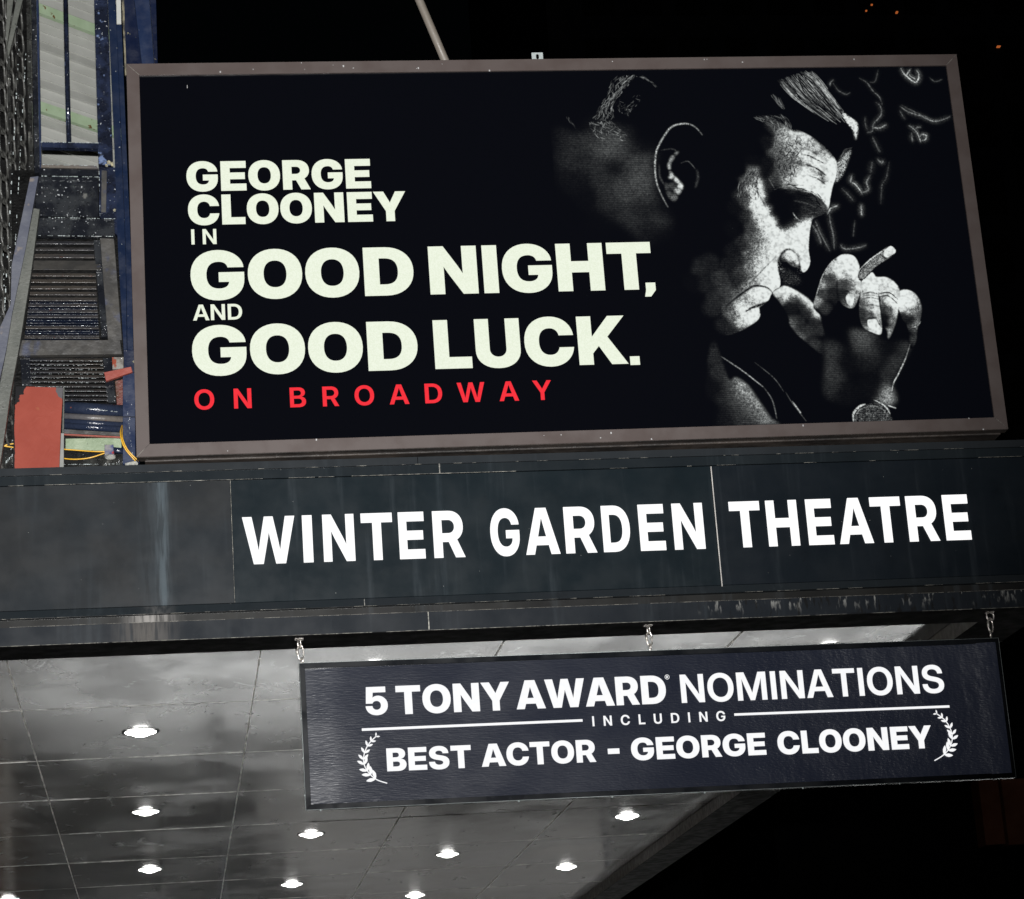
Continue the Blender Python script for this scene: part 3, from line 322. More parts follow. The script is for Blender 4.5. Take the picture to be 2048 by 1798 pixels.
# ---------------------------------------------------------------- flat print: monochrome picture of a man smoking
PRINT_SHAPES=[('R',11.7,0.5,17.4,[-51,145,94,131,175,157,271,183,290,232,273,289,277,370,310,427,293,530,168,504,24,441,-57,339],[15,219,3,41,220,10,79,220,12,110,205,15,139,221,21,171,206,30,153,238,24,191,239,16,222,231,7,38,260,10,75,269,9,119,278,12,168,287,3,210,280,18,247,280,20,275,273,15,130,327,11,182,336,17,228,329,23,266,329,19,141,375,12,187,368,19,240,369,17,277,370,11,146,407,9,190,416,11,236,409,7,203,449,12,271,442,13,238,473,5,-2,300,4,63,325,4,85,374,2,117,443,1,170,484,0,282,486,2,-34,218,0,-35,340,0,268,224,2,289,406,2,84,159,0,159,169,8,26,421,0,195,182,6,250,207,0,286,526,0,142,189,12,113,172,4]),('R',8.1,0.5,10.0,[316,527,484,531,500,707,329,702],[331,567,0,367,580,9,398,568,7,420,613,14,435,648,18,442,688,20,407,667,11,381,627,7,344,626,2,393,698,9,478,630,9,314,665,0,486,551,3]),('L',0.62,4.7,1.2,[413,198,394,173,368,164,333,172,308,200,285,240,276,281,275,329,285,370,300,407]),('R',2.2,0.5,4.0,[345,245,326,253,309,286,313,314,296,330,300,370,313,395,329,383,347,347,334,325,321,306,318,286,330,266],[341,247,35,321,265,50,313,286,60,316,314,60,334,327,70,342,347,80,331,359,50,318,379,30,298,346,20,304,370,22,317,346,20]),('L',0.35,2.0,1.0,[346,280,367,275,384,297]),('L',0.3,3.3,2.0,[287,281,286,318,296,342]),('L',0.25,2.3,1.5,[295,241,327,238,343,250]),('L',0.3,4.0,2.5,[388,299,389,324,379,352]),('R',1.0,0.75,9.1,[657,183,685,191,715,209,748,240,771,273,774,297,768,327,757,352,746,386,738,416,727,433,705,443,690,449,684,465,675,499,669,541,670,570,662,590,650,602,632,607,608,604,583,600,583,623,579,641,564,650,554,663,545,678,529,691,518,700,518,722,505,738,482,752,463,762,417,775,360,761,418,152,521,128,600,147,638,169],[636,191,45,664,193,75,691,205,72,721,231,58,750,262,60,767,288,95,759,322,100,746,365,100,735,399,100,717,373,100,701,338,100,680,312,80,723,287,100,693,261,82,672,234,58,649,217,55,624,225,38,610,251,28,645,260,42,638,286,34,657,294,48,617,294,26,630,324,46,661,337,88,683,351,98,635,350,52,601,328,20,586,285,4,592,224,4,614,169,15,583,349,10,575,310,3,574,395,0,597,370,0,629,373,0,663,387,4,694,398,8,713,411,14,613,413,0,644,414,2,676,419,10,691,428,8,617,447,0,649,448,3,673,444,6,587,430,0,603,464,0,627,464,6,712,424,12,543,309,34,521,335,26,501,368,12,547,348,80,530,360,66,551,386,92,511,394,22,534,403,78,560,420,98,538,437,66,514,436,10,573,450,98,551,463,74,527,470,20,585,480,100,565,488,82,599,502,100,578,514,92,593,522,95,544,496,44,515,508,28,494,516,10,557,526,62,532,534,44,503,550,34,478,557,9,550,551,68,571,543,88,528,575,58,502,591,38,534,588,80,478,599,16,456,619,9,555,580,92,633,483,90,655,469,100,676,457,100,659,499,100,642,511,96,664,532,100,664,562,100,658,587,96,649,524,96,615,506,96,625,521,92,616,489,70,553,601,90,570,593,98,573,622,98,565,641,85,535,617,78,511,629,48,489,645,28,501,652,86,528,654,98,546,663,90,518,675,72,486,678,52,465,686,56,452,661,26,472,698,92,494,715,98,509,720,84,484,736,86,464,739,66,446,718,36,437,693,22,429,660,10,403,680,6,420,742,8,442,759,10,411,598,5,445,578,7,465,536,5,467,473,2,485,410,3,483,347,0,421,493,0,434,367,0,378,617,1,550,241,0,547,275,2,504,304,0,474,760,20]),('K',0.02,3.5,1.5,[685,261,703,266,724,279,739,288]),('K',0.02,3.5,1.5,[690,290,713,300,728,311,741,324]),('K',0.05,2.8,1.5,[693,323,712,330,727,341,736,350]),('K',0.4,2.8,2.0,[679,243,703,248,722,261]),('K',0.25,3.5,2.5,[643,281,666,286,681,295]),('D',0,4.4,0,[664,191,636,152,672,122,737,158,774,193,792,245,788,284,774,279,760,260,733,229,712,203,685,191]),('K',0.05,5.6,2.5,[602,364,638,366,673,372,700,383,718,400,732,418]),('L',0.3,3.5,2.0,[643,395,670,401,693,411,708,421]),('L',0.22,5.6,3.5,[660,414,680,421,695,430]),('L',0.75,2.5,0.8,[638,429,642,439,653,452]),('L',0.4,2.1,0.8,[638,448,649,447]),('L',0.3,2.1,1.0,[674,434,695,430,710,434]),('L',0.25,2.5,1.5,[620,458,639,465,660,457]),('K',0.3,2.5,1.5,[544,361,555,386,565,412]),('L',0.45,2.1,1.0,[581,327,594,357]),('L',0.35,1.8,1.0,[563,327,573,366]),('D',0,2.2,0,[580,581,586,558,599,539,616,533,630,544,639,565,642,586,645,601,661,602,638,622,606,623,589,612,581,602]),('R',2.2,0.6,4.2,[592,558,603,542,617,536,632,546,639,568,636,584,622,584,606,571,595,569],[600,552,60,615,543,90,629,555,92,637,574,80,613,561,66,619,580,30,598,565,20,630,584,40]),('P',0.12,5.0,0.8,[589,598,609,594,631,611,637,632,605,636,588,623]),('K',0,4.1,1.5,[429,692,454,673,468,663,493,646,512,637,544,642,559,659]),('K',0,5.3,1.5,[480,709,497,699,516,693,544,683]),('K',0.35,2.1,1.5,[578,556,551,580,521,609,496,633]),('R',1.8,0.5,7.4,[559,660,571,648,593,639,617,649,647,671,666,694,679,723,684,761,692,809,689,857,671,837,638,803,613,778,595,749,594,730,576,686],[571,654,85,592,645,100,617,656,92,642,676,92,661,698,92,674,720,80,593,662,95,578,674,40,610,672,22,632,687,8,648,712,10,603,701,6,617,740,12,641,769,14,602,744,28,617,783,28,655,808,15,674,761,12,682,819,8,667,741,10]),('R',7.2,0.5,14.8,[688,761,789,769,855,799,914,811,889,863,854,924,843,980,674,970,678,857],[693,838,15,689,881,17,689,919,12,733,858,3,797,783,26,797,822,20,793,850,6,830,813,4,876,814,2,904,815,20,885,863,15,861,900,12,839,956,45,793,931,3,723,943,3]),('R',1.4,0.6,6.6,[902,663,928,659,949,675,958,706,952,739,941,763,931,806,915,825,914,791,911,758,900,738,895,704],[908,670,80,927,668,92,944,681,60,955,706,34,951,735,24,915,690,100,933,695,92,903,709,82,921,719,50,939,720,38,905,733,8,922,743,6,940,754,36,924,768,26,925,797,16,914,777,0]),('R',1.4,0.5,6.6,[838,610,844,619,872,621,893,636,904,658,902,687,893,718,880,757,856,799,856,775,848,761,844,746,846,708,846,669],[848,625,92,871,625,98,893,641,90,900,660,66,859,650,70,877,655,84,852,666,70,888,679,95,852,688,46,873,689,84,888,699,92,852,708,16,869,718,26,890,723,70,853,737,4,875,747,40,860,776,44,849,756,1]),('L',1,2.5,0.6,[847,673,873,670,897,693]),('K',0,2.5,0.8,[846,668,874,665,896,685]),('K',0,2.5,0.8,[846,676,872,675,893,697]),('R',1.1,0.5,6.6,[805,625,819,615,837,607,846,644,844,678,844,717,843,765,836,783,816,777,795,764,787,745,786,716,793,677],[815,624,100,837,615,100,841,644,100,813,644,86,826,649,84,840,669,98,806,668,56,824,673,86,840,693,92,798,692,30,816,702,58,839,717,78,795,721,14,812,731,28,839,736,50,796,750,14,837,775,85,817,772,85,799,762,45]),('K',0.45,2.5,1.2,[803,667,825,663,845,669]),('K',0.45,2.1,1.2,[799,681,823,678,845,684]),('K',0.4,2.1,1.2,[802,702,821,698,843,704]),('K',0.4,1.6,1.0,[803,673,824,671,845,676]),('P',1,1.4,0.1,[806,743,816,739,830,740,836,756,838,778,819,771,807,761]),('K',0.1,2.1,1.0,[805,739,816,735,832,736]),('R',1.1,0.5,6.6,[664,698,680,657,701,609,730,572,760,553,788,557,801,580,802,614,799,653,789,679,776,702,764,707,746,699,734,685,717,709,691,732,679,722],[674,684,50,693,636,45,716,597,50,694,665,18,712,631,24,695,704,14,728,617,18,722,666,10,736,588,80,759,564,100,785,565,100,796,589,100,764,584,96,780,604,100,795,619,96,742,612,88,761,613,56,742,637,22,758,637,20,776,638,46,794,643,80,745,666,10,782,667,56,785,682,46,767,681,36,747,690,22,764,703,46,734,680,6]),('L',0.8,2.1,0.8,[664,698,680,657,701,609,730,572,760,554]),('L',0.6,2.1,0.8,[728,576,731,590,731,605]),('K',0.05,2.9,1.5,[737,627,734,651,734,680]),('K',0.5,2.1,1.2,[751,635,771,642,788,640]),('K',0.5,2.1,1.0,[750,649,765,654,786,652]),('P',0.85,1.4,0.2,[758,668,769,665,779,668,777,686,768,701,758,696,754,683]),('D',0,1.1,0,[802,600,880,533,908,553,847,594,803,630]),('P',0.42,1.1,0.8,[804,600,882,536,903,553,847,590,805,625]),('L',0.95,2.9,0.8,[801,598,836,568,876,542]),('P',0.9,0.8,0.95,[872,552,894,532,907,548,881,565]),('K',0.1,2.9,1.2,[867,559,878,569]),('L',0.6,3.3,1.0,[919,768,939,761,950,749]),('L',0.75,2.9,1.0,[914,812,896,853,871,896,854,924,841,975]),('P',0.22,2.2,0.95,[750,989,779,976,811,977,831,999,833,1027,741,1024]),('L',0.9,5.7,1.0,[736,1022,739,1000,755,983,772,976]),('L',0.6,2.5,1.0,[742,1024,747,1001,764,987,792,981,818,991,830,1013]),('L',0.85,4.1,1.0,[798,965,816,975,830,989,836,1004]),('L',0.8,3.3,1.0,[833,981,854,989]),('L',0.3,1.6,0.8,[855,950,861,962,857,976]),('R',3.1,0.6,12.3,[382,772,402,832,417,896,436,890,466,914,493,960,516,1003,531,1027,351,1021],[388,829,10,401,877,12,412,906,10,431,899,36,452,916,48,468,935,42,483,964,40,503,998,38,518,1022,28,428,934,28,447,963,27,467,996,24,427,981,13,442,1014,13,404,943,9,398,999,5,379,919,3,354,988,0]),('L',0.75,2.5,0.9,[402,832,456,874,506,920]),('L',0.5,2.1,1.0,[506,920,526,956,533,1008]),('L',0.4,1.6,0.8,[490,851,536,895,559,934]),('L',0.85,2.9,1.0,[579,962,598,994]),('L',0.4,1.6,0.8,[564,936,579,967,610,1017]),('P',0.85,2.2,0.9,[805,135,823,150,845,172,839,211,833,218,830,190,817,170]),('P',0.5,2.8,0.9,[764,331,775,288,817,249,805,284,783,327,762,345]),('L',0.675,1.7,1.5,[865,35,886,50,898,72,916,95,921,121]),('L',0.18000000000000002,5.6,5.0,[865,35,886,50,898,72,916,95,921,121]),('L',0.44999999999999996,1.7,1.5,[891,48,909,46,922,11]),('L',0.12,5.6,5.0,[891,48,909,46,922,11]),('L',0.275,6.7,6.0,[902,108,915,121,914,147,890,173,884,195,867,199]),('L',0.75,1.9,1.6,[902,108,915,121,914,147,890,173,884,195,867,199]),('L',0.3,1.6,1.5,[905,104,918,117,917,143,894,169,887,191,870,195]),('L',0.24750000000000003,12.0,6.0,[885,183,905,186,925,176]),('L',0.675,3.5,1.6,[885,183,905,186,925,176]),('L',0.27,2.8,1.5,[888,179,908,183,928,172]),('L',0.30250000000000005,8.0,6.0,[970,122,993,140,1024,151,1063,169,1108,155]),('L',0.8250000000000001,2.3,1.6,[970,122,993,140,1024,151,1063,169,1108,155]),('L',0.33,1.9,1.5,[973,118,996,136,1027,147,1066,165,1112,151]),('L',0.6000000000000001,1.7,1.5,[975,118,998,133,1028,149,1064,165,1089,161]),('L',0.16000000000000003,5.6,5.0,[975,118,998,133,1028,149,1064,165,1089,161]),('L',0.1925,6.7,6.0,[967,133,973,148,980,161]),('L',0.5249999999999999,1.9,1.6,[967,133,973,148,980,161]),('L',0.21,1.6,1.5,[970,129,976,144,983,158]),('L',0.385,10.7,6.0,[986,7,996,27,1022,51,1035,30,1030,13]),('L',1,3.1,1.6,[986,7,996,27,1022,51,1035,30,1030,13]),('L',0.42,2.5,1.5,[989,3,999,24,1025,47,1038,26,1033,9]),('L',0.33,9.3,6.0,[998,32,1005,21,1012,12]),('L',0.8999999999999999,2.7,1.6,[998,32,1005,21,1012,12]),('L',0.36,2.2,1.5,[1001,28,1008,17,1016,8]),('L',0.275,12.0,6.0,[1005,25,1014,34,1023,41]),('L',0.75,3.5,1.6,[1005,25,1014,34,1023,41]),('L',0.3,2.8,1.5,[1008,21,1017,30,1027,37]),('L',0.675,2.1,1.5,[781,60,783,49,793,39]),('L',0.18000000000000002,7.0,5.0,[781,60,783,49,793,39]),('L',0.6000000000000001,1.7,1.5,[790,49,800,67,804,73,823,84,836,78]),('L',0.16000000000000003,5.6,5.0,[790,49,800,67,804,73,823,84,836,78]),('L',0.275,10.7,6.0,[988,180,1006,197,1016,230]),('L',0.75,3.1,1.6,[988,180,1006,197,1016,230]),('L',0.3,2.5,1.5,[991,176,1009,193,1020,226]),('L',0.33,9.3,6.0,[1013,225,1028,223,1033,210,1021,207,1015,214]),('L',0.8999999999999999,2.7,1.6,[1013,225,1028,223,1033,210,1021,207,1015,214]),('L',0.36,2.2,1.5,[1016,221,1032,219,1037,206,1025,203,1018,211]),('L',0.1925,10.7,6.0,[993,201,992,227]),('L',0.5249999999999999,3.1,1.6,[993,201,992,227]),('L',0.21,2.5,1.5,[997,197,995,223]),('L',0.22000000000000003,8.0,6.0,[1003,192,1012,185,1022,186]),('L',0.6000000000000001,2.3,1.6,[1003,192,1012,185,1022,186]),('L',0.24,1.9,1.5,[1006,189,1015,181,1025,182]),('L',0.44999999999999996,1.7,1.5,[1063,35,1078,49,1100,42]),('L',0.12,5.6,5.0,[1063,35,1078,49,1100,42]),('L',0.24750000000000003,10.7,6.0,[888,277,899,290,904,282]),('L',0.675,3.1,1.6,[888,277,899,290,904,282]),('L',0.27,2.5,1.5,[891,273,902,287,907,278]),('L',0.22000000000000003,5.3,6.0,[920,286,906,334,892,355,882,410]),('L',0.6000000000000001,1.5,1.6,[920,286,906,334,892,355,882,410]),('L',0.24,1.3,1.5,[923,283,909,330,896,351,886,406]),('L',0.30250000000000005,12.0,6.0,[802,340,820,353,835,380]),('L',0.8250000000000001,3.5,1.6,[802,340,820,353,835,380]),('L',0.33,2.8,1.5,[805,336,824,350,839,376]),('L',0.24750000000000003,10.7,6.0,[864,324,850,345,853,367,836,375]),('L',0.675,3.1,1.6,[864,324,850,345,853,367,836,375]),('L',0.27,2.5,1.5,[868,320,853,342,856,363,839,371]),('L',0.24750000000000003,12.0,6.0,[812,323,805,345]),('L',0.675,3.5,1.6,[812,323,805,345]),('L',0.27,2.8,1.5,[815,319,808,341]),('L',0.24750000000000003,8.0,6.0,[738,429,737,458,741,501,739,538]),('L',0.675,2.3,1.6,[738,429,737,458,741,501,739,538]),('L',0.27,1.9,1.5,[742,425,740,454,744,497,742,535]),('L',0.24750000000000003,8.0,6.0,[696,453,705,487,726,542]),('L',0.675,2.3,1.6,[696,453,705,487,726,542]),('L',0.27,1.9,1.5,[700,449,708,483,730,539]),('L',0.44000000000000006,8.0,6.0,[828,409,825,442]),('L',1,2.3,1.6,[828,409,825,442]),('L',0.48,1.9,1.5,[831,405,829,439]),('L',0.44999999999999996,1.7,1.5,[805,455,795,502]),('L',0.12,5.6,5.0,[805,455,795,502]),('L',0.30250000000000005,8.0,6.0,[757,524,767,537,799,536,828,528]),('L',0.8250000000000001,2.3,1.6,[757,524,767,537,799,536,828,528]),('L',0.33,1.9,1.5,[760,520,770,533,803,532,832,524]),('L',0.30250000000000005,13.4,6.0,[732,437,742,420,763,412]),('L',0.8250000000000001,3.9,1.6,[732,437,742,420,763,412]),('L',0.33,3.2,1.5,[735,433,745,416,766,408]),('L',0.1375,18.7,6.0,[687,466,700,495,705,521]),('L',0.375,5.4,1.6,[687,466,700,495,705,521]),('L',0.15,4.4,1.5,[690,462,703,492,708,517]),('L',0.27,5.9,1.5,[882,212,897,256]),('L',0.072,19.7,5.0,[882,212,897,256]),('L',0.1375,8.0,6.0,[868,151,867,177,873,199]),('L',0.375,2.3,1.6,[868,151,867,177,873,199]),('L',0.15,1.9,1.5,[872,147,871,173,876,195]),('L',0.11000000000000001,16.0,6.0,[779,361,800,387,807,400]),('L',0.30000000000000004,4.6,1.6,[779,361,800,387,807,400]),('L',0.12,3.8,1.5,[782,357,804,383,810,396]),('L',0.099,18.7,6.0,[873,286,865,316]),('L',0.27,5.4,1.6,[873,286,865,316]),('L',0.108,4.4,1.5,[876,282,869,312])]
PRINT_HAIR=[(420,[636,38,675,91,727,136,778,171],[721,11,756,57,791,115,821,168],0.5,0.95),(160,[645,29,680,87,731,136,784,176],[721,11,756,57,791,115,821,168],0.4,-1),(140,[696,12,734,35,770,84,805,132],[737,12,758,40,785,93,816,146],0.3,1.0),(200,[548,146,583,159,607,194,597,259],[642,139,659,165,655,200,631,242],0.22,0.6),(170,[592,224,605,259,601,293,614,328],[667,200,671,243,658,286,649,337],0.12,0.5),(120,[604,225,613,259,613,294,622,328],[676,200,687,243,666,286,658,329],0.1,-1),(150,[496,381,507,347,526,318,546,301],[550,395,551,348,551,327,550,318],0.16,-1),(200,[488,385,499,347,523,313,544,299],[559,391,559,348,553,327,553,316],0.2,0.65),(80,[612,77,622,95,636,117,643,126],[639,91,641,104,644,112,651,126],0.4,0.6),(130,[589,372,636,377,680,387,720,420],[607,347,659,350,705,370,737,409],0.1,-1),(60,[590,362,638,362,681,370,725,415],[611,349,659,354,701,375,733,409],0.1,0.5),(60,[776,284,790,262,804,245,825,242],[761,339,783,323,804,289,820,254],0.5,0.6),(300,[186,21,163,74,141,111,115,152],[248,17,209,62,175,111,183,153],0.1,0.75),(220,[107,156,112,180,133,205,154,230],[164,148,181,169,202,190,209,206],0.12,0.7),(90,[180,91,186,116,200,132,218,141],[258,76,248,100,231,116,223,120],0.1,0.5),(40,[247,22,266,26,284,39,302,56],[263,18,277,30,291,43,305,60],0.2,0.6),(20,[48,138,51,151,61,159,71,175],[59,143,62,155,65,163,75,180],0.3,0.5)]

def paint_picture():
    TW, TH = 1116, 1024
    rng = np.random.default_rng(3)
    img = np.zeros((TH, TW), np.float32)
    def blur(a, s):
        if s < .35: return a
        r = int(3 * s + 1); k = np.exp(-.5 * (np.arange(-r, r + 1) / s) ** 2); k /= k.sum()
        o = np.zeros_like(a)
        p = np.pad(a, ((r, r), (0, 0)))
        for i, w in enumerate(k): o += w * p[i:i + a.shape[0]]
        p = np.pad(o, ((0, 0), (r, r))); o2 = np.zeros_like(a)
        for i, w in enumerate(k): o2 += w * p[:, i:i + a.shape[1]]
        return o2
    def spline(P, closed, n=6):
        P = np.array(P, float).reshape(-1, 2); N = len(P); o = []
        rngi = range(N) if closed else range(N - 1)
        for i in rngi:
            p0 = P[(i - 1) % N] if closed or i > 0 else P[0]; p1 = P[i]; p2 = P[(i + 1) % N]
            p3 = P[(i + 2) % N] if closed or i + 2 < N else P[-1]
            for t in np.arange(n) / n:
                o.append(.5 * (2 * p1 + (p2 - p0) * t + (2 * p0 - 5 * p1 + 4 * p2 - p3) * t * t + (3 * p1 - p0 - 3 * p2 + p3) * t ** 3))
        if not closed: o.append(P[-1])
        return np.array(o)
    g1 = rng.random((TH, TW)).astype(np.float32); g2 = blur(rng.random((TH, TW)).astype(np.float32), .8); g2 = (g2 - g2.mean()) / g2.std()
    g1 = (g1 - .5) * 2
    wv = (np.sin(np.arange(TH) * 2 * np.pi / 5.2)[:, None] * .5 + .5) * np.ones((1, TW))
    wv = (wv * (.5 + .5 * rng.random((TH, TW // 5 + 1)).repeat(5, 1)[:, :TW])).astype(np.float32)
    def region(P, pad):
        x0, y0 = np.floor(P.min(0) - pad).astype(int); x1, y1 = np.ceil(P.max(0) + pad).astype(int)
        return max(x0, 0), max(y0, 0), min(x1, TW), min(y1, TH)
    def inside(P, x0, y0, x1, y1):
        X, Y = np.meshgrid(np.arange(x0, x1) + .5, np.arange(y0, y1) + .5); m = np.zeros(X.shape, bool)
        for (ax, ay), (bx_, by) in zip(P, np.roll(P, -1, 0)):
            if ay == by: continue
            c = ((ay > Y) != (by > Y)) & (X < (bx_ - ax) * (Y - ay) / (by - ay) + ax); m ^= c
        return m.astype(np.float32)
    def stroke(P, w, x0, y0, x1, y1, taper=True):
        X, Y = np.meshgrid(np.arange(x0, x1) + .5, np.arange(y0, y1) + .5); m = np.zeros(X.shape, np.float32); n = len(P)
        for i in range(n - 1):
            a, b = P[i], P[i + 1]; d = b - a; L = max(d @ d, 1e-6)
            t = np.clip(((X - a[0]) * d[0] + (Y - a[1]) * d[1]) / L, 0, 1)
            q = np.hypot(X - a[0] - t * d[0], Y - a[1] - t * d[1])
            u = (i + .5) / n; ww = w * .5 * (min(1, .35 + 2.2 * min(u, 1 - u)) if taper else 1)
            m = np.maximum(m, np.clip(ww - q + .5, 0, 1))
        return m
    for kind, val, a, b, P, *sm in PRINT_SHAPES:
        if kind == 'R':                                         # tone read off a few values, inside a soft mask
            P = spline(P, True); x0, y0, x1, y1 = region(P, 3 * val + 4)
            mk = blur(inside(P, x0, y0, x1, y1), val); X, Y = np.meshgrid(np.arange(x0, x1), np.arange(y0, y1))
            nu = np.zeros(X.shape); de = np.full(X.shape, .05); h2 = 2 * b * b * 1.25
            for q in range(0, len(sm[0]), 3):
                d2 = (X - sm[0][q]) ** 2 + (Y - sm[0][q + 1]) ** 2; w = np.exp(-d2 / h2)
                nu += w * sm[0][q + 2]; de += w
            v = nu / de / 100; S = np.s_[y0:y1, x0:x1]
            v = np.clip(v * 1.10, 0, 1); v = v * (1 + a * .30 * g2[S] * (1.1 - v)) * (1 + .08 * g1[S] * (1 - v))
            v = np.where(v < .3, v * (.62 + .62 * wv[S]), v)
            img[S] = img[S] * (1 - mk) + np.clip(v, 0, 1) * mk if 1.05 < val < 3 else np.maximum(img[S], np.clip(v, 0, 1) * mk)
            continue
        if kind in 'PD': P = spline(P, True); bl, gr = a, b
        else: P = spline(P, False); wd, bl = a, b
        x0, y0, x1, y1 = region(P, 3 * bl + 6)
        if x1 <= x0 or y1 <= y0: continue
        mk = inside(P, x0, y0, x1, y1) if kind in 'PD' else stroke(P, max(wd, 1.2), x0, y0, x1, y1)
        mk = blur(mk, bl)
        S = np.s_[y0:y1, x0:x1]
        if kind == 'P':
            v = mk * val; mid = np.clip(4 * mk * (1 - mk), 0, 1) * .8 + (1 - val) * .5
            v = v * (1 + gr * (.55 * g2[S] * (mid + .1) + .25 * g1[S] * mid))
            if val < .3: v = v * (.45 + .9 * wv[S]) * (1 + .5 * g2[S] * .5)
            img[S] = np.maximum(img[S], np.clip(v, 0, 1))
        elif kind == 'L':
            v = mk * val * (1 + .25 * g2[S]); img[S] = np.maximum(img[S], np.clip(v, 0, 1))
        else:
            img[S] = img[S] * (1 - np.clip(mk * (1 + .35 * g2[S]), 0, 1)) + val * mk * np.clip(mk, 0, 1)
    for n, A, B, ln, val in PRINT_HAIR:
        A = spline(A, False, 12); B = spline(B, False, 12)
        for _ in range(n):
            f = rng.random(); s = rng.random() * (1 - ln); l = ln * (.4 + .6 * rng.random())
            t = np.linspace(s, min(s + l, 1), 5) * (len(A) - 1); i = t.astype(int).clip(0, len(A) - 2); fr = (t - i)[:, None]
            pa = A[i] * (1 - fr) + A[i + 1] * fr; t2 = t / (len(A) - 1) * (len(B) - 1); j = t2.astype(int).clip(0, len(B) - 2); fr = (t2 - j)[:, None]
            pb = B[j] * (1 - fr) + B[j + 1] * fr; ff = np.clip(f + np.linspace(0, rng.normal() * .10, 5), 0, 1)[:, None]
            P = pa * (1 - ff) + pb * ff + rng.normal(size=(1, 2)) * 1.5
            x0, y0, x1, y1 = region(P, 3)
            if x1 <= x0 or y1 <= y0: continue
            mk = stroke(P, 1.0 + rng.random() * .9, x0, y0, x1, y1) * val * (.25 + .75 * rng.random() ** 1.5) * (.18 + .82 * abs(math.sin(f * 17 + 2.2 * math.sin(s * 9) + n)) ** 1.6)
            S = np.s_[y0:y1, x0:x1]
            if val < 0: img[S] *= 1 - np.clip(-mk * 1.6, 0, 1)
            else: img[S] = np.maximum(img[S], mk)
    # loose specks of print grain around the lit side of the face
    g3 = blur(rng.random((TH, TW)).astype(np.float32), 2.2); g3 = (g3 - g3.mean()) / g3.std()
    t = (img + (.13 * g2 + .08 * g3) * 4 * img * (1 - img) * .4 - .10) / .74; t = np.clip(t, 0, 1); wg = np.clip((blur(img, 3) - .22) / .25, 0, 1); t = t * t * (3 - 2 * t)
    img = np.clip(img * (1 - .6 * wg) + .6 * wg * t, 0, 1) * np.clip(1 + .10 * g3, .8, 1.1)
    img = np.clip(img + np.clip(g2 - 3.1, 0, 1) * .25, 0, 1)
    im = bpy.data.images.new('portrait_print', TW, TH, alpha=False)
    im.colorspace_settings.name = 'Non-Color'
    px = np.ones((TH, TW, 4), np.float32); px[..., :3] = img[::-1, :, None]
    im.pixels.foreach_set(px.ravel()); im.update(); im.pack()
    return im
def picture_material():
    n = NT('portrait_print'); t = n.t.nodes.new('ShaderNodeTexImage'); t.image = paint_picture(); t.interpolation = 'Cubic'; t.extension = 'CLIP'
    n.t.links.new(n.co.outputs['UV'], t.inputs[0])
    p = n.math('POWER', t.outputs[0], 1.7)
    c = n.mix(p, POSTER_DARK, (.80, .84, .82))
    n.bump(n.noise(1.1, 3), .15, .02)
    return n.set(col=(.0013, .0013, .002), em=c, ems=1.0, rough=.13, spec=.15)
POSTER_DARK = (.0011, .0015, .0026)
def poster_material():
    n = NT('poster_black_print'); n.bump(n.noise(1.1, 3), .15, .02)
    return n.set(col=(.0013, .0013, .002), em=POSTER_DARK, ems=1.0, rough=.13, spec=.15)

# ================================================================ ground and street
bm = bmesh.new()
bmesh.ops.create_grid(bm, x_segments=1, y_segments=1, size=600)
g = finish('ground', bm, M['asphalt']); g.location = (0, 300, 0); tag(g, kind='structure')
tag(box('sidewalk', -5.2, 26, 13, 57, -.1, .13, M['concrete']), kind='structure')
M['lamp_head'] = glow('added_lamp_glass', (1, .96, .9), 3)
for k, (x, y) in enumerate(((1.0, 40.6), (7.5, 40.6), (14.0, 40.6), (20.5, 40.6))):  # unseen lamps added so the soffit mirrors a lit pavement
    t = empty('added_lamp', (x, y, .13)); tag(t, 'unseen lamp added to light the sidewalk past the marquee, %s' % ('the one nearest the theatre wall', 'the second from the theatre wall', 'the second from the street end', 'the one at the street end')[k], 'added lamp', 'added unseen lamps past the marquee')
    def tl(o): o.parent = t; o.matrix_parent_inverse = Matrix.Translation(-Vector((x, y, .13))); return o
    tl(tubeobj('pole', [(x, y + 1.2, .13), (x, y + 1.2, 4.9), (x, y + .9, 5.15), (x, y + .1, 5.2)], .06, M['tower']))
    tl(box('lamp_head', x - .18, x + .18, y - .3, y + .3, 5.1, 5.2, M['tower'])); tl(box('glass', x - .12, x + .12, y - .2, y + .2, 5.07, 5.098, M['lamp_head']))
    L = bpy.data.lights.new('added_lamp_light', 'SPOT'); L.energy = 7200; L.spot_size = math.radians(120); L.spot_blend = 1; L.shadow_soft_size = .15; L.color = (.97, .98, 1)
    lo = bpy.data.objects.new('added_lamp_light', L); COL.objects.link(lo); lo.location = (x, y, 5.0)

# ================================================================ marquee
XL, XR, YE = -2.75, 5.73, 34.6
mq = empty('marquee', (0, 0, 0))
tag(mq, 'long dark blue gray theatre marquee with lit white letters and metal panelled soffit', 'marquee')
box('body', XL, XR - .01, 15.06, YE, 5.06, 6.0, M['dark'], mq)
def profile(name, pts, x0, x1, mat):            # (y, z) outline pushed along X
    bm = bmesh.new(); a = [bm.verts.new((x0, y, z)) for y, z in pts]; b = [bm.verts.new((x1, y, z)) for y, z in pts]; n = len(pts)
    bm.faces.new(a); bm.faces.new(b[::-1])
    for i in range(n): bm.faces.new((a[i], b[i], b[(i + 1) % n], a[(i + 1) % n]))
    return finish(name, bm, mat, mq)
def run(name, pts, cuts, mat, gap=.002):
    for a, b in zip(cuts, cuts[1:]): profile(name, pts, a + gap / 2, b - gap / 2, mat)
run('cap_strip', [(15.0, 5.963), (15.0, 6.011), (15.3, 6.013), (15.3, 5.963)], [XL, 1.675, XR], M['cap'], .004)
run('top_trim', [(15.008, 5.901), (15.010, 5.961), (15.058, 5.961), (15.058, 5.901)], [XL, 1.812, XR], M['trim'], .004)
